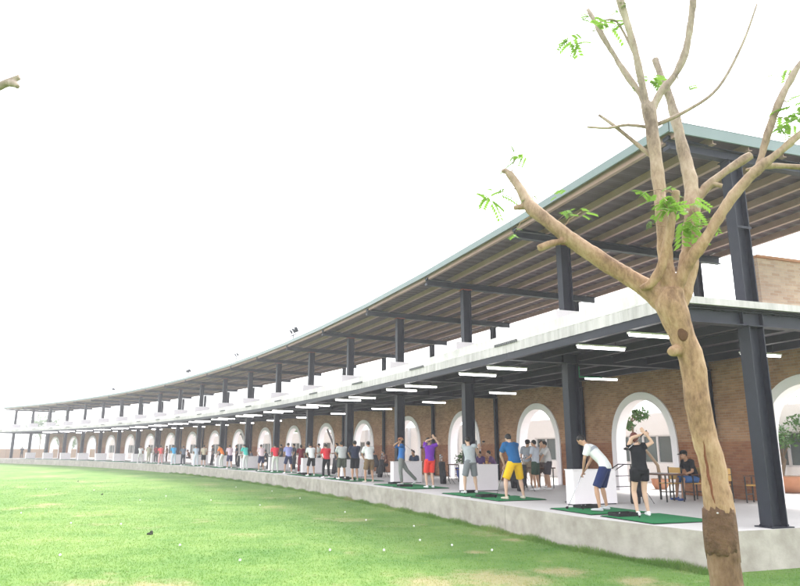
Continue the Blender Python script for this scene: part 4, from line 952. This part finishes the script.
# ================================================================== the pruned tree in the foreground
def mat_bark():
    m, n, b = new_mat('bark'); tc = n.nodes.new('ShaderNodeTexCoord')
    mp = n.nodes.new('ShaderNodeMapping'); mp.inputs['Scale'].default_value = (1, 1, .45); n.links.new(tc.outputs['Object'], mp.inputs['Vector'])
    def noise(s, d, r, src): x = n.nodes.new('ShaderNodeTexNoise'); x.inputs['Scale'].default_value = s; x.inputs['Detail'].default_value = d; x.inputs['Roughness'].default_value = r; n.links.new(src, x.inputs['Vector']); return x
    a, c = noise(5, 8, .65, mp.outputs[0]), noise(38, 6, .7, mp.outputs[0])
    mx = n.nodes.new('ShaderNodeMath'); mx.operation = 'MULTIPLY_ADD'; mx.inputs[1].default_value = .35
    mu = n.nodes.new('ShaderNodeMath'); mu.operation = 'MULTIPLY'; mu.inputs[1].default_value = .65
    n.links.new(a.outputs[0], mu.inputs[0]); n.links.new(c.outputs[0], mx.inputs[0]); n.links.new(mu.outputs[0], mx.inputs[2])
    cr = n.nodes.new('ShaderNodeValToRGB'); e = cr.color_ramp.elements; e[0].position = .36; e[0].color = (.135, .072, .038, 1); e[1].position = .66; e[1].color = (.45, .315, .20, 1)
    k = e.new(.5); k.color = (.30, .185, .105, 1); n.links.new(mx.outputs[0], cr.inputs[0])
    # older, darker bark low on the trunk; greyer wood high in the limbs
    sx = n.nodes.new('ShaderNodeSeparateXYZ'); n.links.new(tc.outputs['Object'], sx.inputs[0])
    ad = n.nodes.new('ShaderNodeMath'); ad.operation = 'MULTIPLY_ADD'; ad.inputs[1].default_value = .22; n.links.new(a.outputs[0], ad.inputs[0]); n.links.new(sx.outputs['Z'], ad.inputs[2])
    r1 = n.nodes.new('ShaderNodeMapRange'); r1.inputs[1].default_value = 1.62; r1.inputs[2].default_value = 1.58; n.links.new(ad.outputs[0], r1.inputs[0])
    m1 = n.nodes.new('ShaderNodeMix'); m1.data_type = 'RGBA'; m1.blend_type = 'MULTIPLY'; m1.inputs[7].default_value = (.50, .46, .44, 1); n.links.new(r1.outputs[0], m1.inputs[0]); n.links.new(cr.outputs[0], m1.inputs[6])
    r2 = n.nodes.new('ShaderNodeMapRange'); r2.inputs[1].default_value = 3.6; r2.inputs[2].default_value = 5.0; n.links.new(ad.outputs[0], r2.inputs[0])
    m2 = n.nodes.new('ShaderNodeMix'); m2.data_type = 'RGBA'; n.links.new(r2.outputs[0], m2.inputs[0]); n.links.new(m1.outputs[2], m2.inputs[6])
    hs = n.nodes.new('ShaderNodeHueSaturation'); hs.inputs['Saturation'].default_value = .55; n.links.new(m1.outputs[2], hs.inputs['Color']); n.links.new(hs.outputs[0], m2.inputs[7])
    n.links.new(m2.outputs[2], b.inputs['Base Color']); b.inputs['Roughness'].default_value = .85
    bp = n.nodes.new('ShaderNodeBump'); bp.inputs['Strength'].default_value = .8; bp.inputs['Distance'].default_value = .014; n.links.new(mx.outputs[0], bp.inputs['Height']); n.links.new(bp.outputs[0], b.inputs['Normal'])
    return m
M['bark'] = mat_bark()
def catmull(P, k=5):
    out = []
    for j in range(len(P) - 1):
        p0, p1, p2, p3 = P[max(j - 1, 0)], P[j], P[j + 1], P[min(j + 2, len(P) - 1)]
        for q in range(k):
            t = q / k; out.append(tuple(.5 * (2 * b + (-a + c) * t + (2 * a - 5 * b + 4 * c - d) * t * t + (-a + 3 * b - 3 * c + d) * t ** 3) for a, b, c, d in zip(p0, p1, p2, p3)))
    out.append(tuple(P[-1])); return out
TREE_B = at(747, 748, 5.0); TREE_B.z = 0
tree = empty('pruned_tree', TREE_B); tag(tree, 'pruned tree with bare brown limbs and few leaf sprays in the right foreground', 'tree')
tb = MB(); tb_thin = MB()
def limb(pl, d0, d1, n=12, wob=.06):
    """pl: (u, v, width) along the limb; depth runs from d0 to d1"""
    N = len(pl) - 1; P = []
    for k, (u, v, w) in enumerate(pl):
        d = d0 + (d1 - d0) * k / N; p = at(u, v, d); P.append((p.x, p.y, p.z, w * .5 * d * 1.0 / FPX))
    P = catmull(P)
    if max(w for _, _, w in pl) < 6.5: tb_thin.tube([p[:3] for p in P], [max(p[3], .002) for p in P], n); return
    base = len(tb.v)
    tb.tube([p[:3] for p in P], [max(p[3], .002) for p in P], n)
    for k in range(base, len(tb.v)):                  # knobbly surface
        x, y, z = tb.v[k]; ring = P[min((k - base) // n, len(P) - 1)]; c = Vector(ring[:3]); v = Vector((x, y, z)) - c
        s = 1 + wob * (math.sin(z * 21 + x * 13) + math.sin(z * 47 - y * 31 + x * 29) * .7) ; tb.v[k] = tuple(c + v * s)
limb([(752, 752, 42), (746, 700, 38), (738, 640, 33), (728, 586, 29.5), (723, 555, 29), (719, 510, 27), (716, 485, 25.5), (710, 455, 24), (699.5, 415, 23.5), (692, 360, 24), (681, 335, 25), (675, 315, 29), (671, 302, 30), (672, 290, 22)], 5.0, 5.0, 18, .035)
limb([(684, 322, 12), (668, 306, 22), (652, 292, 21), (636, 282, 18), (618, 271, 17.5), (596, 257, 17), (572, 240, 16), (548, 221, 15), (533, 209, 15), (526, 200, 12), (519, 187, 9), (509, 173, 9)], 5.0, 5.5, 14)
limb([(530, 206, 10), (522, 207, 7), (514, 208, 6)], 5.45, 5.4, 8)
limb([(580, 241, 7), (558, 242, 8), (539, 248, 7)], 5.3, 5.2, 9)
limb([(512, 178, 8), (506, 171, 6), (502, 172, 5)], 5.48, 5.5, 8)
limb([(679, 320, 16), (670, 290, 19), (665, 255, 15), (661, 205, 13), (656, 160, 13), (651, 125, 14), (648, 104, 15)], 5.0, 5.15, 14)
limb([(649, 115, 9), (640, 94, 7.5), (622, 68, 7), (606, 42, 6.5), (595, 22, 6), (588, 9, 5)], 5.15, 5.4, 10)
limb([(649, 115, 10), (643, 88, 8.5), (637, 60, 8), (630, 32, 8), (622, 6, 9), (616, -18, 8)], 5.15, 5.0, 10)
limb([(650, 115, 10), (660, 94, 9), (675, 75, 8.5), (686, 50, 8.5), (691, 22, 8), (694, -4, 8), (698, -30, 7)], 5.15, 4.9, 10)
limb([(672, 322, 14), (681, 295, 20), (688, 268, 19), (691, 240, 18), (692, 205, 16), (690, 180, 14), (683, 150, 12), (676, 120, 11), (668, 94, 9), (660, 74, 8), (655, 59, 7)], 5.05, 5.55, 14)
limb([(690, 212, 8), (708, 186, 9), (728, 170, 9), (751, 155, 10)], 5.3, 5.15, 10)
limb([(697, 200, 5), (706, 184, 5), (722, 186, 5)], 5.3, 5.2, 8)
limb([(672, 300, 9), (683, 274, 13), (692, 258, 12.5), (706, 238, 12), (726, 206, 11.5), (745, 182, 11), (762, 166, 10.5), (782, 150, 9), (803, 132, 8), (835, 108, 7)], 5.0, 4.5, 12)
limb([(757, 174, 7), (766, 140, 8), (778, 105, 8), (793, 75, 7), (812, 45, 6)], 4.72, 4.55, 10)
limb([(745, 170, 4), (770, 166, 6.5), (802, 167, 6), (830, 166, 5)], 4.9, 4.8, 9)
limb([(640, 289, 7), (653, 282, 10), (662, 265, 10), (668, 240, 9.5), (673, 215, 9), (676, 190, 9)], 5.02, 4.8, 10, .08)
limb([(654, 126, 5), (688, 110, 4), (718, 88, 3.5), (742, 45, 3), (757, 4, 2)], 5.14, 4.9, 7)
limb([(656, 160, 5), (632, 140, 4.5), (612, 124, 4), (599, 115, 3)], 5.15, 5.3, 7)
limb([(652, 128, 4), (628, 125, 3.5), (608, 128, 3), (587, 127, 2.5)], 5.14, 5.25, 7)
limb([(636, 58, 3.5), (617, 22, 2.5), (600, 22, 2)], 5.08, 5.2, 7)
limb([(680, 349, 11), (674, 351, 11), (670.5, 352.5, 8)], 4.98, 4.94, 9)       # knot
def fused(tb, thin, voxel=.0085):
    me = remesh(tb, voxel, 3)
    bm = bmesh.new(); bm.from_mesh(me); bm.normal_update()
    from mathutils import noise
    for v in bm.verts:                                  # ridges and small lumps of bark
        p = v.co; d = noise.noise(Vector((p.x * 9, p.y * 9, p.z * 4))) * .006 + noise.noise(Vector((p.x * 30, p.y * 30, p.z * 11))) * .0035
        v.co = p + v.normal * d
    bm.to_mesh(me); bm.free()
    merge_mesh(me, thin); me.materials.append(M['bark']); o = bpy.data.objects.new('trunk', me); C.objects.link(o); return o
trunk = fused(tb, tb_thin); adopt(trunk, tree)
from mathutils.bvhtree import BVHTree
BV = BVHTree.FromPolygons([v.co for v in trunk.data.vertices], [tuple(p.vertices) for p in trunk.data.polygons])
def on_trunk(u, v, sink):
    d = ray(u, v).normalized(); h = BV.ray_cast(Vector((0, 0, CAMZ)), d, 50); return (h[0] if h[0] else at(u, v, 4.9)) + d * sink

q = MB(); p = on_trunk(683, 334, .004); q.ellipsoid(p, .04, .014, .055, n=12, m=8); o = q.build('knot', simple('knot', (.10, .05, .028), .9, 0, .4, 30), None, True); o.parent = trunk
q = MB()
for k in range(40):
    t = k / 39.0; p = on_trunk(703.5 + 11 * t + .35 * math.sin(k * .5), 442 + 60 * t, .0035); q.ellipsoid(p, (.004 + .018 * math.sin(t * 3.1)) * random.uniform(.7, 1), .0055, .022, n=7, m=5)
o = q.build('bark_scar', simple('scar', (.15, .055, .03), .9, 0, .4, 30), None, True); o.parent = trunk
# loose ring of old bark around the trunk
q = MB()
for k, (u, v) in enumerate(((719, 511), (719, 520), (720, 532), (721, 545), (722, 556))):
    pass
q.tube([at(718, 508, 5.0), at(719, 512, 5.0), at(720, 530, 5.0), at(722, 549, 5.0), at(723, 556, 5.0)], [.101, .108, .112, .112, .108], 44)
for k in range(len(q.v)):
    x, y, z = q.v[k]; q.v[k] = (x + .004 * math.sin(k * 3.1), y + .004 * math.sin(k * 5.3), z + .020 * math.sin((k % 44) * .9 + 1) + (.03 * math.sin((k % 44) * .37) if k >= 176 else .012 * math.sin(k * 2.3)))
o = q.build('bark_collar', simple('collar', (.115, .066, .042), .95, 0, .85, 14, 1.0, 34), None, True); o.parent = trunk
q = MB(); p = at(717.5, 513, 4.878); q.ellipsoid(p, .008, .006, .006, n=8, m=6); o = q.build('nail', 'galv', None, True); o.parent = trunk
# sprays of pinnate leaves
def spray(u, v, d, n, size, m='leaf_bright', droop=.5):
    c = at(u, v, d); vs, fs = [], []; size *= 1.25
    for k in range(n + 1):
        dv = rvec(); dv.z = dv.z * .6 - droop * .3; dv.normalize(); ln = size * random.uniform(.6, 1.1); nr = (Z - dv * dv.z + rvec() * .4).normalized(); sd = dv.cross(nr).normalized(); o0 = c + rvec() * size * .35
        for j in range(6):
            t = (j + 1) / 6; p = o0 + dv * ln * t - Z * (t * t * ln * droop * .5)
            for s in (-1, 1): leaf_quad(vs, fs, p, (sd * s + dv * .5 - Z * .2).normalized(), nr, ln * .46, ln * .21)
        k0 = len(vs); w = sd * .0015; e_ = o0 + dv * ln - Z * ln * droop * .5; vs += [tuple(o0 - w), tuple(o0 + w), tuple(e_ + w), tuple(e_ - w)]; fs.append((k0, k0 + 1, k0 + 2, k0 + 3))
    near = BV.find_nearest(c)[0]; tw = MB(); ml = near.lerp(c, .5) + rvec() * .03
    tw.tube([near - (c - near).normalized() * .01, ml, c], [.005, .0035, .0022], 6); adopt(tw.build('twig', 'bark', None, True), tree)
    me = bpy.data.meshes.new('leaf_spray'); me.from_pydata(vs, [], fs); me.materials.append(M[m]); o = bpy.data.objects.new('leaf_spray', me); C.objects.link(o); adopt(o, tree)
for a in ((520, 154, 5.5, 6, .11), (494, 196, 5.45, 6, .12), (500, 188, 5.5, 2, .08), (516, 232, 5.4, 2, .07), (532, 198, 5.4, 2, .07), (557, 193, 5.45, 2, .06), (565, 214, 5.35, 3, .08), (581, 212, 5.4, 2, .07),
          (642, 192, 4.9, 2, .08), (651, 206, 4.9, 2, .10), (663, 203, 4.75, 5, .13), (692, 205, 5.0, 3, .12), (692, 222, 4.9, 4, .15), (652, 224, 4.95, 1, .08), (668, 190, 4.8, 3, .09), (707, 222, 4.9, 2, .07),
          (575, 38, 5.4, 7, .11), (580, 20, 5.4, 2, .07), (608, 27, 5.2, 4, .11), (620, 6, 5.1, 3, .09), (600, 20, 5.3, 2, .07), (634, 2, 5.0, 2, .07), (650, 80, 5.4, 4, .09), (660, 85, 5.4, 3, .08), (685, 88, 5.2, 2, .06), (637, 85, 5.2, 2, .05),
          (790, 118, 4.6, 6, .12), (787, 72, 4.6, 2, .08), (797, 100, 4.55, 3, .10), (784, 128, 4.6, 2, .07)):
    spray(*a)
# a second pruned tree just outside the left edge: one cut limb reaches into view
p0 = at(-70, 560, 6.0); p0.z = 0; t2 = empty('pruned_tree', p0); tag(t2, 'pruned tree at the left edge, only one cut limb tip in view', 'tree')
tb = MB(); tb_thin = MB(); limb([(-72, 700, 46), (-68, 560, 36), (-64, 420, 32), (-60, 300, 28), (-56, 190, 24)], 6.0, 6.0, 14, .04)
limb([(-57, 210, 20), (-45, 130, 16), (-25, 98, 11), (-6, 89, 8.5), (8, 82.5, 8), (20, 77, 7)], 6.0, 5.9, 12); limb([(10, 83, 8), (15, 84, 8), (18, 87, 5)], 5.9, 5.88, 9)
limb([(-57, 220, 20), (-80, 120, 16), (-100, 40, 12)], 6.0, 6.3, 12)
adopt(fused(tb, tb_thin, .01), t2)

# ------------------------------------------------------------------ thin air volume added to stand in for lens glare
q = MB(); q.box(Vector((0, 0, 0)), Vector((1, 0, 0)), Vector((0, 1, 0)), Z, -3050, 3050, -70, 4050, -1.2, 14.0)
hz = q.build('glare_haze', 'white'); hz.data.materials.clear()
hm = bpy.data.materials.new('glare_haze'); hm.use_nodes = True; hn = hm.node_tree; hn.nodes.clear()
ho = hn.nodes.new('ShaderNodeOutputMaterial'); hv = hn.nodes.new('ShaderNodeVolumePrincipled')
hv.inputs['Color'].default_value = (.97, .97, 1.0, 1); hv.inputs['Density'].default_value = 0.0017; hv.inputs['Anisotropy'].default_value = 0.3
hn.links.new(hv.outputs[0], ho.inputs['Volume']); hz.data.materials.append(hm)
hz['kind'] = 'stuff'; hz['label'] = 'pale air volume standing in for lens glare over the range'; hz['category'] = 'glare_haze'
